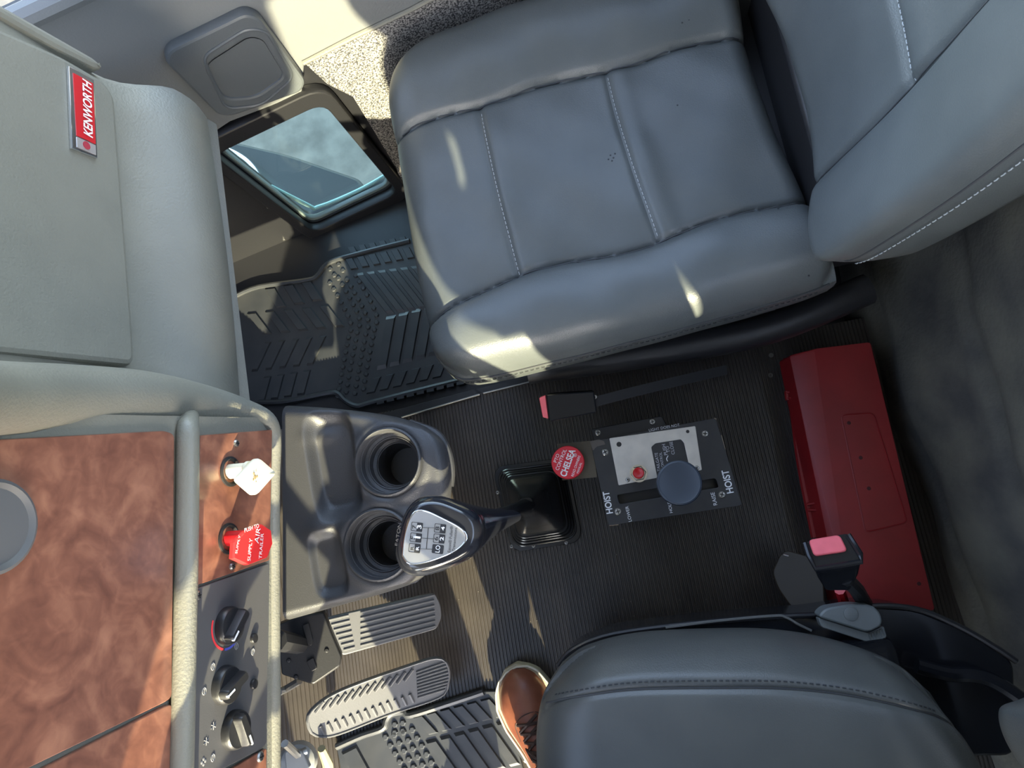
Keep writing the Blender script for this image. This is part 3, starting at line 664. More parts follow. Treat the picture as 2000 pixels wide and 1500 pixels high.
mk('release_button', *slab(B2, [(1579, 1054), (1640, 1044), (1656, 1076), (1590, 1086)], -.005, .006, .006), PINK, db, bev=.002)
mk('stalk', *tube([B2.at(1650, 1128, -.05), W(1672, 1150, .34), W(1690, 1180, .26)], .011, 10), BLACK, db)
mk('red_tether', *tube([W(1640, 1152, .30), W(1648, 1175, .27), W(1652, 1200, .25)], .008, 8), REDP, db)
# brown flap beside the seat
bf = [(1508, 1118), (1522, 1085), (1535, 1074), (1572, 1084), (1606, 1100), (1612, 1196), (1545, 1186), (1520, 1150)]
o = mk('side_flap', *slab(Pl(W(1550, 1130, .12), (1, 0, 0), (-.25, .2, 1)), bf, -.006, 0, .008), mat('dark_brown_vinyl', (.034, .026, .016), .5), ds, bev=.002)
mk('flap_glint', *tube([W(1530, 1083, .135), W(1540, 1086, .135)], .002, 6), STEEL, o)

# ================================================================== cup holder console
co = thing('cup_holder_console', (-.38, .08, 0), 'black moulded console with two cup wells below the dash', 'console')
ZC = .50
tp = flat(ZC)
def wpx(l): return [tuple(W(a, b, ZC)[:2]) for a, b in l]
left = wpx([(548, 788), (549, 900), (550, 1050), (550, 1215)])                      # along the dash
right = wpx([(838, 838), (862, 868), (872, 920), (868, 980), (850, 1060), (830, 1112), (800, 1142)])
top_ = wpx([(548, 788), (640, 793), (740, 805), (800, 820), (838, 838)])
bot_ = wpx([(550, 1215), (640, 1190), (740, 1162), (800, 1142)])
nu, nv = 130, 150
P, U, Vv = coons(left, right, top_, bot_, nu, nv)
Z = ZC-edge_roll(U, Vv, (.001, .10), (.07, .05), .022)-.012*U
cups = [(W(757, 902, ZC)[:2], .0475), (W(738, 1064, ZC)[:2], .0485)]
def well(cx, cy, hx, hy, ang, depth, soft):
    dx = P[:, :, 0]-cx; dy = P[:, :, 1]-cy; a = np.abs(dx*math.cos(ang)+dy*math.sin(ang))/hx; b = np.abs(-dx*math.sin(ang)+dy*math.cos(ang))/hy
    r = (a**4+b**4)**.25; return depth*np.clip((1-r)/soft, 0, 1)**1.0*(1-.0)*1.0
def sm(x): return x*x*(3-2*x)
for pxy, hx, hy, d in [((648, 905), .040, .088, .020), ((640, 1100), .028, .050, .010)]:
    c = W(*pxy, ZC); Z -= d*sm(np.clip(well(c[0], c[1], hx, hy, .05, 1.0, .35), 0, 1))
for pxy, hy in [((618, 850), .012), ((620, 1035), .016)]:
    c = W(*pxy, ZC); Z += .006*np.exp(-((P[:, :, 0]-c[0])/.02)**2-((P[:, :, 1]-c[1])/hy)**2)
hole = np.zeros_like(U, bool)
for c, r in cups:
    d = np.hypot(P[:, :, 0]-c[0], P[:, :, 1]-c[1]); hole |= d < r*1.0
    Z += .006*np.exp(-((d-r-.006)/.010)**2)
# hooked finger grip at the outer edge of the upper well
c = W(853, 885, ZC); Z += .010*np.exp(-((P[:, :, 0]-c[0])/.018)**2-((P[:, :, 1]-c[1])/.05)**2)
P3 = np.concatenate([P, Z[:, :, None]], 2)
hm = hole[:-1, :-1] & hole[1:, :-1] & hole[:-1, 1:] & hole[1:, 1:]
patch_parts(P3, np.where(hm, -1, 0), co, [('console_top', CONS)])
rm = rim(P3); n_ = len(rm)
def sk(k, z0, zmix): return [np.array([p[0]+(-.40-p[0])*k, p[1]+(.07-p[1])*k*.6, p[2]*(1-zmix)+z0*zmix]) for p in rm]
mk('console_side', *loft([rm, sk(.02, .45, .6), sk(.16, .42, 1), sk(.30, .34, 1), sk(.55, .18, 1), sk(.80, .003, 1)], cap=False), CONS, co, smooth=60)
mk('outer_lip', *tube([W(a, b, .43) for a, b in smoothp([(800, 826), (850, 845), (872, 875), (881, 915), (879, 950)], 6)], .006, 8), CONS, co)
for (c, r) in cups:
    q = Pl((c[0], c[1], ZC-.004), (1, 0, 0), (0, 0, 1))
    prof = [(r*1.06, .001), (r*1.04, .006), (r*.99, .0075), (r*.95, .005), (r*.93, -.02), (r*.92, -.022), (r*.80, -.024), (r*.79, -.040), (r*.70, -.043), (r*.67, -.075), (r*.62, -.078), (r*.60, -.095), (r*.1, -.096)]
    w_ = mk('cup_well', *lathe(prof, q, 48, 'end'), CONS, co, smooth=45)
    for rr, hh in ((.94, -.008), (.80, -.0235), (.68, -.045)):
        mk('well_ring', *tube([q.p(r*rr*math.cos(a), r*rr*math.sin(a), hh) for a in np.linspace(0, 2*math.pi, 41)], .0011, 5, cap=False), CONS, w_)

# ================================================================== gear shift
gs = thing('gear_shift', W(1050, 990, 0), 'black gear lever with a rubber boot and a shift-pattern knob', 'gear shift')
BT = flat(0.0025)
bo = [(964, 920), (984, 906), (1085, 893), (1118, 930), (1138, 1050), (1125, 1063), (1010, 1078), (984, 1062)]
bu_ = rpoly([BT.uv(*q) for q in [(962, 912), (1106, 893), (1140, 1058), (1000, 1080)]], .030, 8); bc = np.mean(np.array(bu_), 0)
lt = np.array(W(1030, 988, .13)[:2])
def bring(s, h, m=0.0):
    out = []
    for q in bu_:
        p = bc+(np.array(q)-bc)*s; p = p*(1-m)+(lt+(np.array(q)-bc)/np.linalg.norm(np.array(q)-bc)*.016)*m; out.append(BT.p(p[0], p[1], h))
    return out
mk('boot_flange', *loft([bring(1, 0), bring(1, .004), bring(.985, .006), bring(.80, .006)], cap=True), mat('boot_rubber', (.020, .020, .021), .20), gs)
BR = MATS['boot_rubber']
mk('boot', *loft([bring(.84, .004), bring(.83, .012), bring(.78, .016), bring(.77, .022), bring(.725, .025), bring(.715, .032), bring(.67, .035), bring(.66, .042), bring(.61, .047), bring(.52, .058, .12), bring(.42, .078, .35), bring(.34, .105, .62), bring(.3, .128, .9), bring(.3, .145, 1)]), BR, gs, smooth=50)
for s_, h_ in ((.88, .007), (.81, .015), (.755, .023), (.70, .032)): mk('boot_ring', *tube([*bring(s_, h_), bring(s_, h_)[0]], .0026, 7, cap=False), BR, gs)
for q in [(986, 925), (999, 1067), (1042, 1066), (1106, 1060), (972, 962)]: screw(gs, BT, *q, r=.004, off=.006)
KC = W(850, 1048, .63); kn = (C-KC)/np.linalg.norm(C-KC)
KP = Pl(KC, (1, 0, 0), kn*.75+np.array([-.05, 0, .35]))
lev0 = W(1032, 987, .12); lev1 = W(945, 1020, .52)
mk('lever', *tube([lev0, lev0*.6+lev1*.4, lev1], [.0145, .0125, .0125], 14), GLOSSB, gs)
tri = [(766, 1062), (786, 1000), (812, 972), (850, 966), (890, 978), (930, 1000), (944, 1030), (938, 1068), (912, 1094), (860, 1118), (812, 1128), (782, 1118), (768, 1092)]
ku = resamp([tuple(q) for q in smoothp([KP.uv(*q) for q in tri+[tri[0]]], 6)], 61)[:-1]
kc = np.array(KP.uv(858, 1048)); dl = np.array(KP.uv(985, 1012))-kc
def kr(s, h, sh=0.0): return [KP.p(*(kc+dl*sh+(np.array(q)-kc)*s), h) for q in ku]
KN = mat('knob_plastic', (.012, .013, .018), .14, coat=.3)
kb = mk('knob', *loft([kr(.60, .004), kr(.72, .0055), kr(.80, .004), kr(.90, -.002), kr(.97, -.011), kr(1.0, -.022), kr(.98, -.032), kr(.93, -.042, .08), kr(.80, -.058, .22), kr(.62, -.078, .42), kr(.42, -.105, .68), kr(.28, -.135, .95), kr(.2, -.15, 1.1)]), KN, gs, smooth=60)
pt = [(785, 1086), (789, 1050), (800, 1012), (812, 997), (832, 997), (862, 1010), (900, 1030), (913, 1046), (908, 1062), (884, 1080), (830, 1100), (798, 1102)]
pu = [tuple(q) for q in resamp([tuple(q) for q in smoothp([KP.uv(a, b, .006) for a, b in pt+[pt[0]]], 5)], 50)[:-1]]
sheet2('pattern_rim', [pu, grow(pu, .94)], KP, .003, CHROME, kb, bev=.0008, off=.0075)
pp = sheet2('pattern_plate', [grow(pu, .96)], KP, .002, ALU, kb, off=.0068)
INK = mat('black_ink', (.02, .02, .022), .5)
KT = Pl(KP.p(0, 0, .0070), KP.x, KP.n)
def pxr(c, hw, hh, ux, uy):
    c = np.array(c, float); ux = np.array(ux, float); uy = np.array(uy, float)
    return [tuple(c+ux*a*hw+uy*b*hh) for a, b in ((-1, -1), (1, -1), (1, 1), (-1, 1))]
ux, uy = (.993, .12), (-.12, .993)          # plate directions in the picture
cells = [((814, 1029), '7', '3'), ((812, 1050), '5', '1'), ((809.5, 1070.5), 'R', 'R'), ((859.5, 1032), '8', '4'), ((857.5, 1052), '6', '2'), ((855, 1072.5), 'LO', None)]
for c_, t1, t2 in cells:
    L0 = pxr(c_, 11.2, 8.8, ux, uy); 
    if t2 is None:
        sheet('cell_fill', [L0], KT, .0003, INK, pp, off=.0004, r=.0016)
        a = np.array(c_); text('cell_lettering', t1, KT, tuple(a+np.array([3, 7])), tuple(a+np.array([5, -6.5])), WHITE, pp, off=.0008, hk=1.1)
        continue
    sheet('cell_frame', [L0, pxr(c_, 10.2, 7.8, ux, uy)], KT, .0003, INK, pp, off=.0004, r=[.0016, .0013])
    sheet('cell_fill', [pxr(np.array(c_)+np.array(ux)*5.6, 5.6, 8.8, ux, uy)], KT, .0003, INK, pp, off=.0004, r=.001)
    a = np.array(c_)
    text('cell_lettering', t1, KT, tuple(a+np.array([-2.2, 4.0])), tuple(a+np.array([-1.6, -3.4])), INK, pp, off=.0008, hk=.66, bold=.01)
    text('cell_lettering', t2, KT, tuple(a+np.array([8.6, 4.2 if t2 != '1' else 2.2])), tuple(a+np.array([9.2, -3.2 if t2 != '1' else -1.8])), WHITE, pp, off=.0008, hk=.66, bold=.015)
def line(a, b, r=.0004): mk('gate_line', *tube([KT.at(*a, .0004), KT.at(*b, .0004)], r, 4), INK, pp)
line((825, 1030.5), (848, 1031)); line((823, 1051), (846, 1052.5)); line((821, 1072), (844, 1073)); line((836.5, 1031), (832.5, 1072))
text('plate_lettering', 'Eaton\u00ae Fuller\u00ae', KT, (879.5, 1079), (885, 1028), INK, pp, off=.0006, hk=1.0)
text('plate_lettering', 'Transmissions', KT, (888, 1077), (893, 1031), INK, pp, off=.0006, hk=1.0)
text('moulded_lettering', 'EATON', Pl(KP.p(0, 0, -.004), KP.x, KP.n), (777.5, 1066), (784, 1022), mat('moulded_black', (.05, .05, .06), .3), kb, off=.0016, hk=.7)

# ================================================================== hoist control
ZH = .20
HP = flat(ZH)
ho = thing('hoist_control', W(1310, 920, 0)*np.array([1, 1, 0]), 'black hoist control box with a round lever knob and white lettering', 'control box')
plq = [(1153, 862), (1398, 816), (1450, 987), (1188, 1027)]
slot = [(1205, 967), (1398, 934), (1404, 952), (1210, 985)]
HB = mat('plate_black', (.020, .020, .022), .42, col2=(.030, .029, .028), nscale=30, bump=.06, bscale=400)
hp = sheet('plate', [plq, slot], HP, .005, HB, ho, bev=.0008, r=[.006, .004], off=0)
x0, y0 = HP.uv(1192, 1020); x1, y1 = HP.uv(1395, 822)
mk('box_body', *loft([[HP.p(a, b, h) for a, b in [(x0+.008, y0+.006), (x1, y0+.006), (x1, y1-.008), (x0+.008, y1-.008)]] for h in (-.20, -.022)]), BLACK, ho, bev=.004)
wk = [(1152, 862), (1170, 858), (1180, 862), (1182, 868), (1166, 872), (1158, 880)]
sheet('worn_corner', [wk], HP, .0004, mat('worn_brown', (.10, .085, .07), .6), hp, off=.0004)
for q in [[(1188, 1014), (1191, 1026), (1208, 1024)], [(1408, 850), (1416, 878)], [(1395, 817), (1399, 819)]]:
    mk('worn_edge', *tube([HP.at(a, b, -.0015) for a, b in q], .0013, 5), mat('bare_edge', (.35, .27, .19), .6), hp)
alq = [(1190, 856), (1358, 832), (1371, 918), (1352, 921), (1346, 910), (1336, 865), (1330, 858), (1280, 866), (1272, 873), (1284, 933), (1208, 948)]
AP = Pl(HP.p(0, 0, .0012), HP.x, HP.n)
al = sheet('aluminium_plate', [alq], HP, .0016, ALU, hp, bev=.0003, off=.0014, r=.0022)
for q, r in [((1209, 868), .0045), ((1343, 843), .003)]:
    c = HP.uv(*q); mk('hole', *lathe([(r, .0010), (r, .0018), (r*.2, .0018)], Pl(HP.p(*c), HP.x, HP.n), 14), BLACK, al)
for q in [(1226, 937), (1361, 914)]: screw(al, HP, *q, r=.0042, off=.001)
for q in [(1182, 883), (1377, 847), (1207, 999), (1410, 966)]: screw(hp, HP, *q, r=.0065, off=.0002)
def ht(s, a, b, **k): return text('lettering', s, HP, a, b, WHITE, hp, off=.0005, **k)
ht('HOIST', (1197, 1002), (1189, 959), bold=.02, hk=1.15); ht('HOIST', (1433, 962), (1422, 917), bold=.02, hk=1.15)
ht('LOWER', (1234, 1018), (1227, 988)); ht('HOLD', (1314, 1001), (1309, 978)); ht('RAISE', (1401, 986), (1395, 961))
PRT = mat('faint_print', (.50, .50, .52), .5)
for s, a, b in [('TAILGATE', (1290, 920), (1284, 884)), ('CONTROL', (1298, 917), (1292, 883)), ('PUSH', (1304, 888), (1299, 867)), ('TO', (1309, 883), (1306, 871)), ('CLOSE', (1318, 887), (1313, 862))]:
    text('lettering', s, HP, a, b, PRT, hp, off=.0005)
text('lettering', 'LIGHT DOES NOT', HP, (1268, 843), (1328, 832), PRT, hp, off=.0005)
mk('arrow_mark', *tube([HP.at(a, b, .0006) for a, b in smoothp([(1305, 890), (1302, 896), (1304, 901)], 4)], .0008, 5), WHITE, hp)
# red push button in a hex nut
c = HP.uv(1247, 925); q = Pl(HP.p(*c, .0014), HP.x, HP.n)
bt = mk('button_nut', *merge(lathe([(.0155, 0), (.0155, .002), (.010, .0022)], q, 28), lathe([(.0135, .002), (.0135, .009), (.012, .010), (.009, .010)], q, 6)), CHROME, ho, smooth=30)
mk('red_button', *lathe([(.0098, .009), (.0098, .020), (.0085, .0218), (.006, .0215), (.0045, .0205), (.0008, .0205)], q, 24), mat('button_red', (.55, .01, .015), .3), bt)
# hoist lever with its round knob
KZ = .30; c = W(1327, 943, KZ); q = Pl((c[0], c[1], KZ), (1, 0, 0), (0, 0, 1)); r = .0362
lv = mk('hoist_lever', *tube([W(1318, 958, .06), c-np.array([0, 0, .02])], .007, 10), STEEL, ho)
mk('round_knob', *lathe([(r*.55, -.022), (r*.9, -.018), (r, -.012), (r, -.003), (r*.97, -.0005), (r*.90, .0008), (r*.86, .0), (r*.1, .0)], q, 44), KNOBB, lv)
# base flange on the floor with its screws
mk('base_flange', *slab(HP, [(1154, 838), (1292, 812), (1320, 860), (1165, 890)], -.045, -.030, .003), BLACK, ho, bev=.002)
mk('flange_leg', *slab(HP, [(1160, 850), (1288, 826), (1310, 860), (1170, 886)], -.199, -.045, .003), BLACK, ho)
for q in [(1168, 845), (1274, 824)]: screw(ho, HP, *q, r=.006, off=-.030)
# PTO control: red disc on a brown bracket
br = mk('side_bracket', *slab(HP, [(1088, 867), (1152, 861), (1158, 866), (1166, 932), (1098, 938)], -.006, -.002, .001), BROWN, ho)
c = W(1109, 903, .215); q = Pl((c[0], c[1], .215), (1, 0, 0), (0, 0, 1)); r = .0295
pt_ = mk('pto_knob', *lathe([(.008, -.03), (.008, -.012), (r*.9, -.010), (r, -.006), (r, -.001), (r*.96, .001), (r*.1, .001)], q, 40), mat('pto_red', (.62, .02, .035), .35), ho)
TP = flat(.2162)
for s, a, b, bo_, hk in [('PTO', (1087, 904), (1093, 888), 0, 1), ('CONTROL', (1091, 919), (1107, 879), 0, 1.15), ('CHELSEA', (1105, 932), (1124, 880), .025, 1.3), ('\u00ae', (1127, 892), (1126, 885), 0, 1), ('READ OWNERS', (1120, 931), (1134, 891), 0, 1.15), ('MANUAL', (1130, 925), (1137, 904), 0, 1.15)]:
    text('lettering', s, TP, a, b, WHITE, pt_, off=.0003, bold=bo_, hk=hk)

# ================================================================== red case behind the seats
tb = thing('warning_kit_case', (.42, 0, 0), 'long red plastic case lying against the rear wall', 'case')
ZT = .125; TPp = flat(ZT)
top = [(1590, 681), (1700, 668), (1826, 1192), (1664, 1196)]
mk('lid', *loft([[TPp.p(*p, h) for p in rpoly([TPp.uv(a, b) for a, b in q], .006)] for q, h in [([(1532, 694), (1704, 668), (1832, 1196), (1640, 1200)], -.05), ([(1545, 690), (1703, 668), (1830, 1194), (1650, 1198)], -.014), (top, 0.0)]]), REDBOX, tb, bev=.003)
mk('case_body', *loft([[TPp.p(*p, h) for p in rpoly([TPp.uv(a, b) for a, b in q], .006)] for q, h in [([(1550, 690), (1702, 670), (1826, 1190), (1655, 1194)], -.124), ([(1545, 692), (1703, 670), (1828, 1192), (1650, 1196)], -.055)]]), REDBOX, tb)
pn = [(1620, 700), (1680, 692), (1792, 1170), (1706, 1172)]
pi = rpoly([TPp.uv(*q) for q in [(1642, 810), (1706, 806), (1772, 1020), (1690, 1040)]], .01)
mk('lid_emboss', *tube([TPp.p(*q, .0002) for q in pi+[pi[0]]], .0014, 5), REDBOX, tb)
FR = plane3(W(1545, 690, ZT-.014), W(1650, 1198, ZT-.014), W(1590, 681, ZT))
st = [(1535, 700), (1548, 800), (1558, 880), (1566, 930), (1582, 1010), (1590, 1050)]
mk('hinge_strip', *tube([W(a, b, .07) for a, b in smoothp(st, 5)], .0055, 6), REDBOX, tb)
lt_ = mk('latch', *merge(tube([W(1536, 768, .08), W(1563, 758, .10)], .003, 6), tube([W(1538, 778, .08), W(1565, 776, .10)], .003, 6), tube([W(1536, 764, .08), W(1538, 782, .08)], .004, 6)), REDBOX, tb)
mk('latch', *merge(tube([W(1577, 985, .08), W(1606, 980, .10)], .003, 6), tube([W(1579, 996, .08), W(1608, 996, .10)], .003, 6)), REDBOX, tb)
ORG = mat('orange_label', (.30, .08, .015), .5)
mk('label', *merge(slab(flat(.085), [(1581, 895), (1588, 893), (1600, 945), (1592, 948)], -.002, 0)), ORG, tb)
for q in [(1658, 826), (1681, 894), (1697, 954), (1795, 1140)]:
    c = TPp.uv(*q); mk('dark_spot', *lathe([(.0035, .0001), (.0028, .0006), (.0005, .0006)], Pl(TPp.p(*c), TPp.x, TPp.n), 8), mat('grime', (.05, .006, .006), .7), tb)
for i, q in enumerate([(1506, 694), (1505, 733)]):
    c = W(*q, 0.003); o = mk(('washer', 'nut')[i], *lathe([(.0045, 0), (.0045, .0015), (.0022, .0015), (.0022, 0)], Pl(c, (1, 0, 0), (0, 0, 1)), 14), STEEL)
    tag(o, ('small steel washer', 'small bright metal nut')[i]+(' on the floor by the red case corner', ' on the floor just ahead of the red case')[i], ('washer', 'nut')[i])

# ================================================================== floor mats
def bars(parent, pl, rows, o, k, h=.0045, m=MATR, r=.0012):
    """rows: (start, length vector, step vector, count, half width vector) in picture pixels of a crop with origin o and scale k"""
    for st, ln, stp, n, wd in rows:
        for i in range(n):
            a = np.array(st, float)+np.array(stp, float)*i; b = a+np.array(ln, float); w_ = np.array(wd, float)
            L = [tuple(np.array(o)+q/k) for q in (a-w_, a+w_, b+w_, b-w_)]
            V, Fc = slab(pl, L, 0, h); c = np.mean(V[4:], 0)
            V = list(V[:4])+[c+(v-c)*.86 for v in V[4:]]
            mk('rib', V, Fc, m, parent, smooth=0)
def nubs(parent, pl, pts, r, h=.0035, m=MATR):
    first = None
    for p in pts:
        c = pl.at(*p)
        if first is None:
            first = mk('nub', *lathe([(r, -.0005), (r*.95, h*.6), (r*.7, h), (r*.1, h)], Pl(c, (1, 0, 0), (0, 0, 1)), 6, 'end'), m, parent, smooth=0)
        else: copy(first, c-np.array([0, 0, .0005]), parent, 'nub')
pm = thing('floor_mat', W(680, 640, -.10), 'black ribbed rubber mat in the passenger footwell', 'floor mat')
MP = flat(-.090)
out = [(430, 590), (506, 556), (606, 542), (624, 530), (650, 506), (800, 466), (930, 440), (975, 726), (906, 744), (725, 789), (694, 796), (672, 782), (655, 768), (540, 788), (430, 806)]
mk('mat_body', *slab(MP, out, -.008, 0, .012), MATR, pm, bev=.002)
mk('mat_lip', *tube([MP.at(a, b, .002) for a, b in smoothp([(505, 786), (560, 784), (640, 768), (660, 769), (676, 784), (698, 793), (725, 786), (815, 763), (905, 741)], 4)], .0065, 8), MATR, pm)
mk('mat_lip', *tube([MP.at(a, b, .002) for a, b in smoothp([(460, 578), (506, 560), (600, 547), (620, 538), (634, 520), (655, 508), (720, 490), (800, 470)], 4)], .006, 8), MATR, pm)
O, K = (400, 350), 3.334
bars(pm, MP, [((655, 662), (78, 128), (-118, 22), 3, (34, -4)), ((770, 820), (108, 140), (-118, 12), 5, (30, -3)),
    ((770, 1015), (-92, 195), (-90, 10), 5, (20, -2)), ((664, 1240), (-44, 165), (-86, 14), 4, (24, -3)),
    ((935, 512), (38, 72), (74, -14), 6, (24, -4)), ((1000, 606), (210, 268), (72, -9), 6, (24, -3)),
    ((1210, 885), (-62, 350), (84, -22), 5, (32, -6)), ((1118, 1288), (-42, 105), (86, -20), 6, (28, -6)), ((950, 438), (20, 40), (66, -13), 6, (22, -4))], O, K)
pts = []
cl_ = np.array(smoothp([(845, 560), (935, 700), (1035, 900), (1020, 1000), (985, 1180), (950, 1380)], 10)); cl_ = resamp(cl_, 19)
for i, c in enumerate(cl_):
    n = 4 if i > 1 else 2
    for j in range(n):
        x = (j-(n-1)/2)*56+(14 if i % 2 else -14)*.0; pts.append((O[0]+(c[0]+x)/K, O[1]+(c[1]-x*.18+(0 if j % 2 else 20))/K))
nubs(pm, MP, pts, .0066)
mk('strip_blocks', *merge(*[slab(MP, [(735+i*19.5, 779-i*4.7), (749+i*19.5, 775.5-i*4.7), (750+i*19.5, 787-i*4.7), (736+i*19.5, 790-i*4.7)], 0, .007) for i in range(9)]), MATR, pm, smooth=0)

dm = thing('floor_mat', W(850, 1450, 0), "black rubber mat with hexagon studs at the driver's feet", 'floor mat')
MD = flat(.012)
O, K = (500, 1100), 3.333
out = [(O[0]+a/K, O[1]+b/K) for a, b in [(520, 1190), (690, 1120), (830, 1068), (868, 980), (960, 962), (1005, 985), (1480, 832), (1600, 830), (1760, 1420), (1500, 1700), (620, 1700)]]
mk('mat_body', *slab(MD, out, -.009, 0, .008), MATR, dm, bev=.002)
mk('mat_lip', *tube([MD.at(O[0]+a/K, O[1]+b/K, .003) for a, b in smoothp([(525, 1195), (690, 1122), (825, 1075), (850, 1020), (880, 980), (960, 966), (1005, 988), (1250, 912), (1480, 836)], 4)], .007, 8), MATR, dm)
bars(dm, MD, [((1045, 995), (110, 120), (88, -22), 6, (30, -8)), ((1130, 1150), (190, 270), (92, -24), 6, (32, -8)), ((600, 1210), (120, 220), (0, 0), 1, (50, -25))], O, K, h=.005)
pts = [(O[0]+(a+i*58+j*31)/K, O[1]+(b-i*16+j*53)/K) for j in range(7) for i in range(4) for a, b in [(845, 1130)] if not (j == 0 and i > 3)]
pts += [(O[0]+(905+i*52)/K, O[1]+(1100-i*10-j*52)/K) for j in range(2) for i in range(2)]
nubs(dm, MD, pts, .0068, h=.004)

# ================================================================== pedals
PEDM = mat('pedal_rubber', (.13, .13, .135), .45, bump=.1, bscale=400)
ap = thing('accelerator_pedal', W(760, 1215, .02), 'ribbed black accelerator treadle beside the console', 'pedal')
PA = plane3(W(850, 1160, .06), W(852, 1228, .06), W(640, 1240, .17))
mk('treadle', *slab(PA, [(630, 1208), (849, 1157), (861, 1180), (863, 1206), (853, 1229), (668, 1281)], -.012, 0, .008), PEDM, ap, bev=.002)
for i in range(7):
    t = (i+.4)/7; y0 = 1158+t*70; x0 = 849+4*t
    L = lambda x: (x, y0+(x0-x)*(.235+.03*t))
    for xa_, xb_ in ((704, x0-2), (640+t*34, 680+t*14)):
        mk('ridge', *tube([PA.at(*L(xa_), .0005), PA.at(*L(xb_), .0005)], .0018, 6), PEDM, ap)
mk('treadle_arm', *tube([PA.at(760, 1215, -.012), PA.at(650, 1240, -.04)], .012, 8), BLACK, ap)
bp_ = thing('brake_pedal', W(740, 1360, .02), 'long round-ended brake treadle with slanted grooves', 'pedal')
PB = plane3(W(876, 1300, .07), W(872, 1345, .07), W(610, 1410, .19))
bl = [(598, 1412), (604, 1392), (640, 1362), (700, 1335), (800, 1300), (850, 1285), (872, 1290), (880, 1310), (878, 1335), (862, 1362), (760, 1397), (660, 1436), (622, 1441), (604, 1432)]
uu = [tuple(q) for q in resamp(smoothp([PB.uv(*q) for q in bl+[bl[0]]], 5), 60)[:-1]]
mk('treadle', *loft([[PB.p(*q, -.014) for q in uu], [PB.p(*q, -.002) for q in uu], [PB.p(*q, 0) for q in grow(uu, .985)]]), PEDM, bp_)
mk('treadle_rim', *tube([PB.p(*q, .0) for q in grow(uu, .975)+[grow(uu, .975)[0]]], .0018, 6, cap=False), PEDM, bp_)
for i in range(9):
    t = (i+.5)/9; a = (813+3*t, 1310+t*56); b = (868+8*math.sin(math.pi*t), 1290+t*60)
    mk('ridge', *tube([PB.at(*a, .0005), PB.at(*b, .0005)], .0018, 6), PEDM, bp_)
for i in range(13):
    x = 806-i*14.5; y = 1322+i*5.2
    mk('ridge', *tube([PB.at(x, y-14, .0004), PB.at(x-16, y+8, .0004)], .0030, 6), PEDM, bp_)
    mk('ridge', *tube([PB.at(x-6, y+34, .0004), PB.at(x+2, y+50, .0004)], .0032, 6), PEDM, bp_)
mk('treadle_arm', *tube([PB.at(740, 1360, -.014), PB.at(640, 1400, -.06)], .014, 8), BLACK, bp_)
# pedal bracket under the dash
pb = thing('pedal_bracket', W(610, 1270, .18), 'dark slotted pedal bracket hanging below the dash edge', 'bracket')
PK = plane3(W(560, 1215, .32), W(632, 1196, .30), W(611, 1337, .30))
mk('bracket_plate', *slab(PK, [(540, 1222), (582, 1204), (632, 1195), (650, 1240), (668, 1282), (664, 1302), (612, 1338), (550, 1318)], -.03, 0, .004), BLACK, pb, bev=.003)
for L in ([(590, 1222), (603, 1216), (612, 1252), (608, 1262), (600, 1258)], [(598, 1292), (612, 1284), (620, 1306), (608, 1312)]): mk('bracket_rib', *slab(PK, L, 0, .004, .003), BLACK, pb, bev=.001)
for q in [(564, 1290), (578, 1322), (638, 1270)]: screw(pb, PK, *q, r=.004, m=BLACK)
mk('bracket_arm', *tube([PK.at(585, 1330, -.01), W(560, 1345, .28), W(545, 1352, .3)], .006, 8), STEEL, pb)
mk('bracket_tab', *slab(PK, [(584, 1196), (600, 1182), (640, 1178), (632, 1192), (606, 1200)], -.012, -.006, .002), mat('brass_tab', (.30, .24, .13), .5), pb)
mk('bracket_hanger', *tube([PK.at(590, 1260, -.03), W(540, 1250, .50)], .015, 8), BLACK, pb)
cp = thing('clutch_pedal', W(600, 1490, .10), 'pale metal clutch linkage at the lower left below the dash', 'pedal')
mk('clutch_arm', *tube([W(628, 1462, .20), W(640, 1490, .16), W(650, 1560, .10)], [.007, .010, .010], 8), mat('pedal_brass', (.30, .26, .15), .45), cp)
mk('clutch_housing', *lathe([(.026, -.03), (.030, -.01), (.026, .008), (.016, .014), (.006, .015)], Pl(W(582, 1488, .34), (1, 0, 0), (.4, .1, 1)), 20), mat('cast_grey', (.33, .33, .32), .45), cp)
mk('clutch_rod', *tube([W(556, 1452, .40), W(580, 1474, .36), W(598, 1466, .35)], .006, 8), STEEL, cp)
mk('clutch_bracket', *slab(flat(.36), [(556, 1470), (566, 1462), (590, 1468), (604, 1500), (560, 1520)], -.01, 0, .003), mat('cast_grey', (.33, .33, .32), .45), cp, bev=.002)

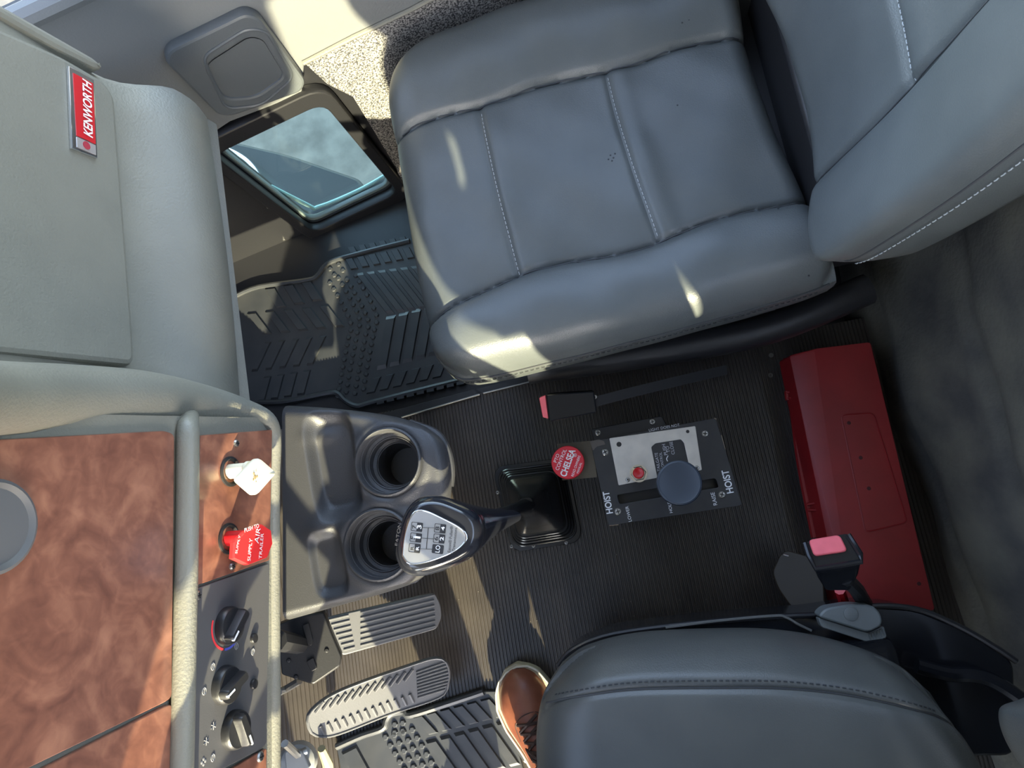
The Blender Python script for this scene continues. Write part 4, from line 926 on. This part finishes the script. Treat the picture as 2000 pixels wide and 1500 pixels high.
# ================================================================== driver (only a shoe reaches into the picture)
def skin(name, nodes, edges, m, root=0, sub=2):
    me = bpy.data.meshes.new(name); me.from_pydata([n[0] for n in nodes], edges, []); me.update()
    o = bpy.data.objects.new(name, me); COL.objects.link(o); sk_ = o.modifiers.new('skin', 'SKIN'); sk_.use_smooth_shade = True
    for v, n in zip(me.skin_vertices[0].data, nodes): v.radius = n[1] if hasattr(n[1], '__len__') else (n[1], n[1]); v.use_root = False
    me.skin_vertices[0].data[root].use_root = True
    s_ = o.modifiers.new('sub', 'SUBSURF'); s_.levels = s_.render_levels = sub
    dg = bpy.context.evaluated_depsgraph_get(); me2 = bpy.data.meshes.new_from_object(o.evaluated_get(dg)); bpy.data.objects.remove(o)
    return from_mesh(name, me2, m, None, smooth=80)
Nn = [((.20, -.53, .60), (.13, .11)), ((.17, -.53, .77), (.14, .11)), ((.08, -.53, .95), (.17, .12)), ((.02, -.53, 1.08), (.07, .07)), ((-.01, -.53, 1.16), (.065, .065)), ((-.03, -.53, 1.25), (.09, .10)), ((-.03, -.53, 1.33), (.06, .07)),
    ((.19, -.45, .59), .078), ((-.02, -.47, .58), .075), ((-.25, -.475, .57), .064), ((-.235, -.462, .33), .060), ((-.230, -.448, .13), .045),
    ((.19, -.61, .59), .078), ((-.10, -.64, .58), .075), ((-.42, -.65, .54), .070), ((-.385, -.65, .32), .068), ((-.34, -.65, .14), .055), ((-.44, -.65, .07), .040),
    ((.08, -.36, 1.03), .060), ((.17, -.34, .90), .046), ((.14, -.37, .78), .040), ((.00, -.45, .68), .034),
    ((.08, -.70, 1.03), .062), ((-.05, -.74, 1.06), .060), ((-.06, -.62, 1.12), .048), ((-.04, -.54, 1.16), .036)]
Ee = [(0, 1), (1, 2), (2, 3), (3, 4), (4, 5), (5, 6), (0, 7), (7, 8), (8, 9), (9, 10), (10, 11), (0, 12), (12, 13), (13, 14), (14, 15), (15, 16), (16, 17), (2, 18), (18, 19), (19, 20), (20, 21), (2, 22), (22, 23), (23, 24), (24, 25)]
pe_ = skin('person', Nn, Ee, DENIM)
tag(pe_, 'person in dark trousers whose brown lace-up shoe rests on the ribbed mat', 'person')
# right shoe: local frame heel -> toe
TOE = W(990, 1312, .035); ax = TOE-W(1064, 1452, .035); ax[2] = 0; ax /= np.linalg.norm(ax); LEN = .285
SH = Pl(TOE-ax*LEN*np.array([1, 1, 0])+np.array([0, 0, .016-.035]), ax, (0, 0, 1))
def hw(s): return np.interp(s, [0, .04, .12, .3, .5, .68, .82, .92, .97, 1], [.012, .027, .036, .036, .040, .050, .050, .040, .026, .006])
def hh(s): return np.interp(s, [0, .05, .15, .3, .45, .6, .75, .88, .96, 1], [.05, .085, .098, .098, .085, .068, .056, .046, .034, .018])
def cyc(s): return np.interp(s, [0, .4, .8, 1], [0, 0, -.006, -.012])
S = np.linspace(0, 1, 34)
ring = []
for s in S:
    w_, h_ = hw(s), hh(s); pts = []
    for a in np.linspace(0, 2*math.pi, 28, endpoint=False):
        c, n = math.cos(a), math.sin(a); x = np.sign(c)*abs(c)**.8*w_; z = (np.sign(n)*abs(n)**.9*h_ if n > 0 else n*.012)
        x *= 1-.35*max(0, n)**2*(1 if s < .7 else .7)
        pts.append(SH.p(s*LEN, cyc(s)+x, .018+z))
    ring.append(pts)
sh = mk('shoe', *loft(ring), SHOEL, pe_, smooth=70)
so_ = []
for h_, k in ((0, .98), (.004, 1.02), (.024, 1.03), (.028, .99)):
    L = [(s, 1) for s in S]+[(s, -1) for s in S[::-1]]
    so_.append([SH.p(s*LEN+(.006 if s > .97 else 0)*k, cyc(s)+sd_*(hw(s)+.007)*k, h_) for s, sd_ in L])
mk('shoe_sole', *loft(so_), SOLE, sh, smooth=40)
sw = [SH.p(s*LEN, cyc(s)+sd_*(hw(s)+.006), .030) for s, sd_ in [(s, 1) for s in S[8:]]+[(s, -1) for s in S[:7:-1]]]
mk('sole_welt', *tube(sw, .0022, 6), mat('pale_welt', (.62, .56, .44), .6), sh)
def top(s, x): return SH.p(s*LEN, cyc(s)+x*hw(s), .0185+hh(s)*math.sqrt(max(0, 1-(x*1.15)**2)))
for i in range(6):
    s0 = .70-i*.055
    for sg in (-1, 1):
        mk('lace', *tube([top(s0, -.42*sg)+SH.n*.003, top(s0-.02, 0)+SH.n*.006, top(s0-.045, .42*sg)+SH.n*.003], .0030, 6), LACE, sh)
mk('lace_bow', *tube([top(.44, 0)+SH.n*.008, top(.50, .35)+SH.n*.012, top(.56, .45)+SH.n*.010, top(.50, .15)+SH.n*.010, top(.45, -.3)+SH.n*.010, top(.52, -.5)+SH.n*.008], .0028, 6), LACE, sh)
tp_ = [top(s, x)+SH.n*.0008 for s, x in [(.60, -.62), (.70, -.5), (.735, 0), (.70, .5), (.60, .62)]]
mk('toe_seam', *tube([q for q in smoothp(tp_, 5)], .0010, 5), LACE, sh)

# steering wheel and column, outside the frame on the driver's side
swt = thing('steering_wheel', (-.45, -.52, .5), "black steering wheel in front of the driver's seat", 'steering wheel')
SW = Pl((-.27, -.53, .82), (1, 0, -.5), (.5, 0, .87))
mk('rim', *tube([SW.p(.225*math.cos(a), .225*math.sin(a), .03) for a in np.linspace(0, 2*math.pi, 49)], .016, 10, cap=False), BLACK, swt)
mk('hub', *lathe([(.05, -.06), (.075, -.01), (.07, .01), (.02, .018)], SW, 28), BLACK, swt)
for a in (.5, 2.6, -1.57-.6, -1.57+.6): mk('spoke', *tube([SW.p(0, 0, 0), SW.p(.12*math.cos(a), .12*math.sin(a), .01), SW.p(.225*math.cos(a), .225*math.sin(a), .03)], .013, 8, flatk=.5), BLACK, swt)
mk('column', *tube([SW.p(0, 0, -.05), (-.62, -.53, .45), (-.95, -.53, .25)], [.04, .045, .03], 14), BLACK, swt)

# grit scattered on the rubber floor
parts = []
for k in range(110):
    px = random.uniform(880, 1520); py = random.uniform(760, 1230); c = W(px, py, .0026); r = random.uniform(.0005, .0013)
    if .15 < c[1] < .31 or (-.06 < c[0] < .2 and -.04 < c[1] < .16): continue
    a = random.random()*6; parts.append(([c+np.array([r*math.cos(a+i*2.1), r*math.sin(a+i*2.1), 0]) for i in range(3)]+[c+np.array([0, 0, r])], [(0, 1, 2), (0, 1, 3), (1, 2, 3), (2, 0, 3)]))
g_ = mk('floor_grit', *merge(*parts), mat('pale_grit', (.38, .34, .28), .8), None, smooth=0)
tag(g_, 'pale specks of grit scattered over the ribbed rubber floor', 'grit', None, 'stuff')
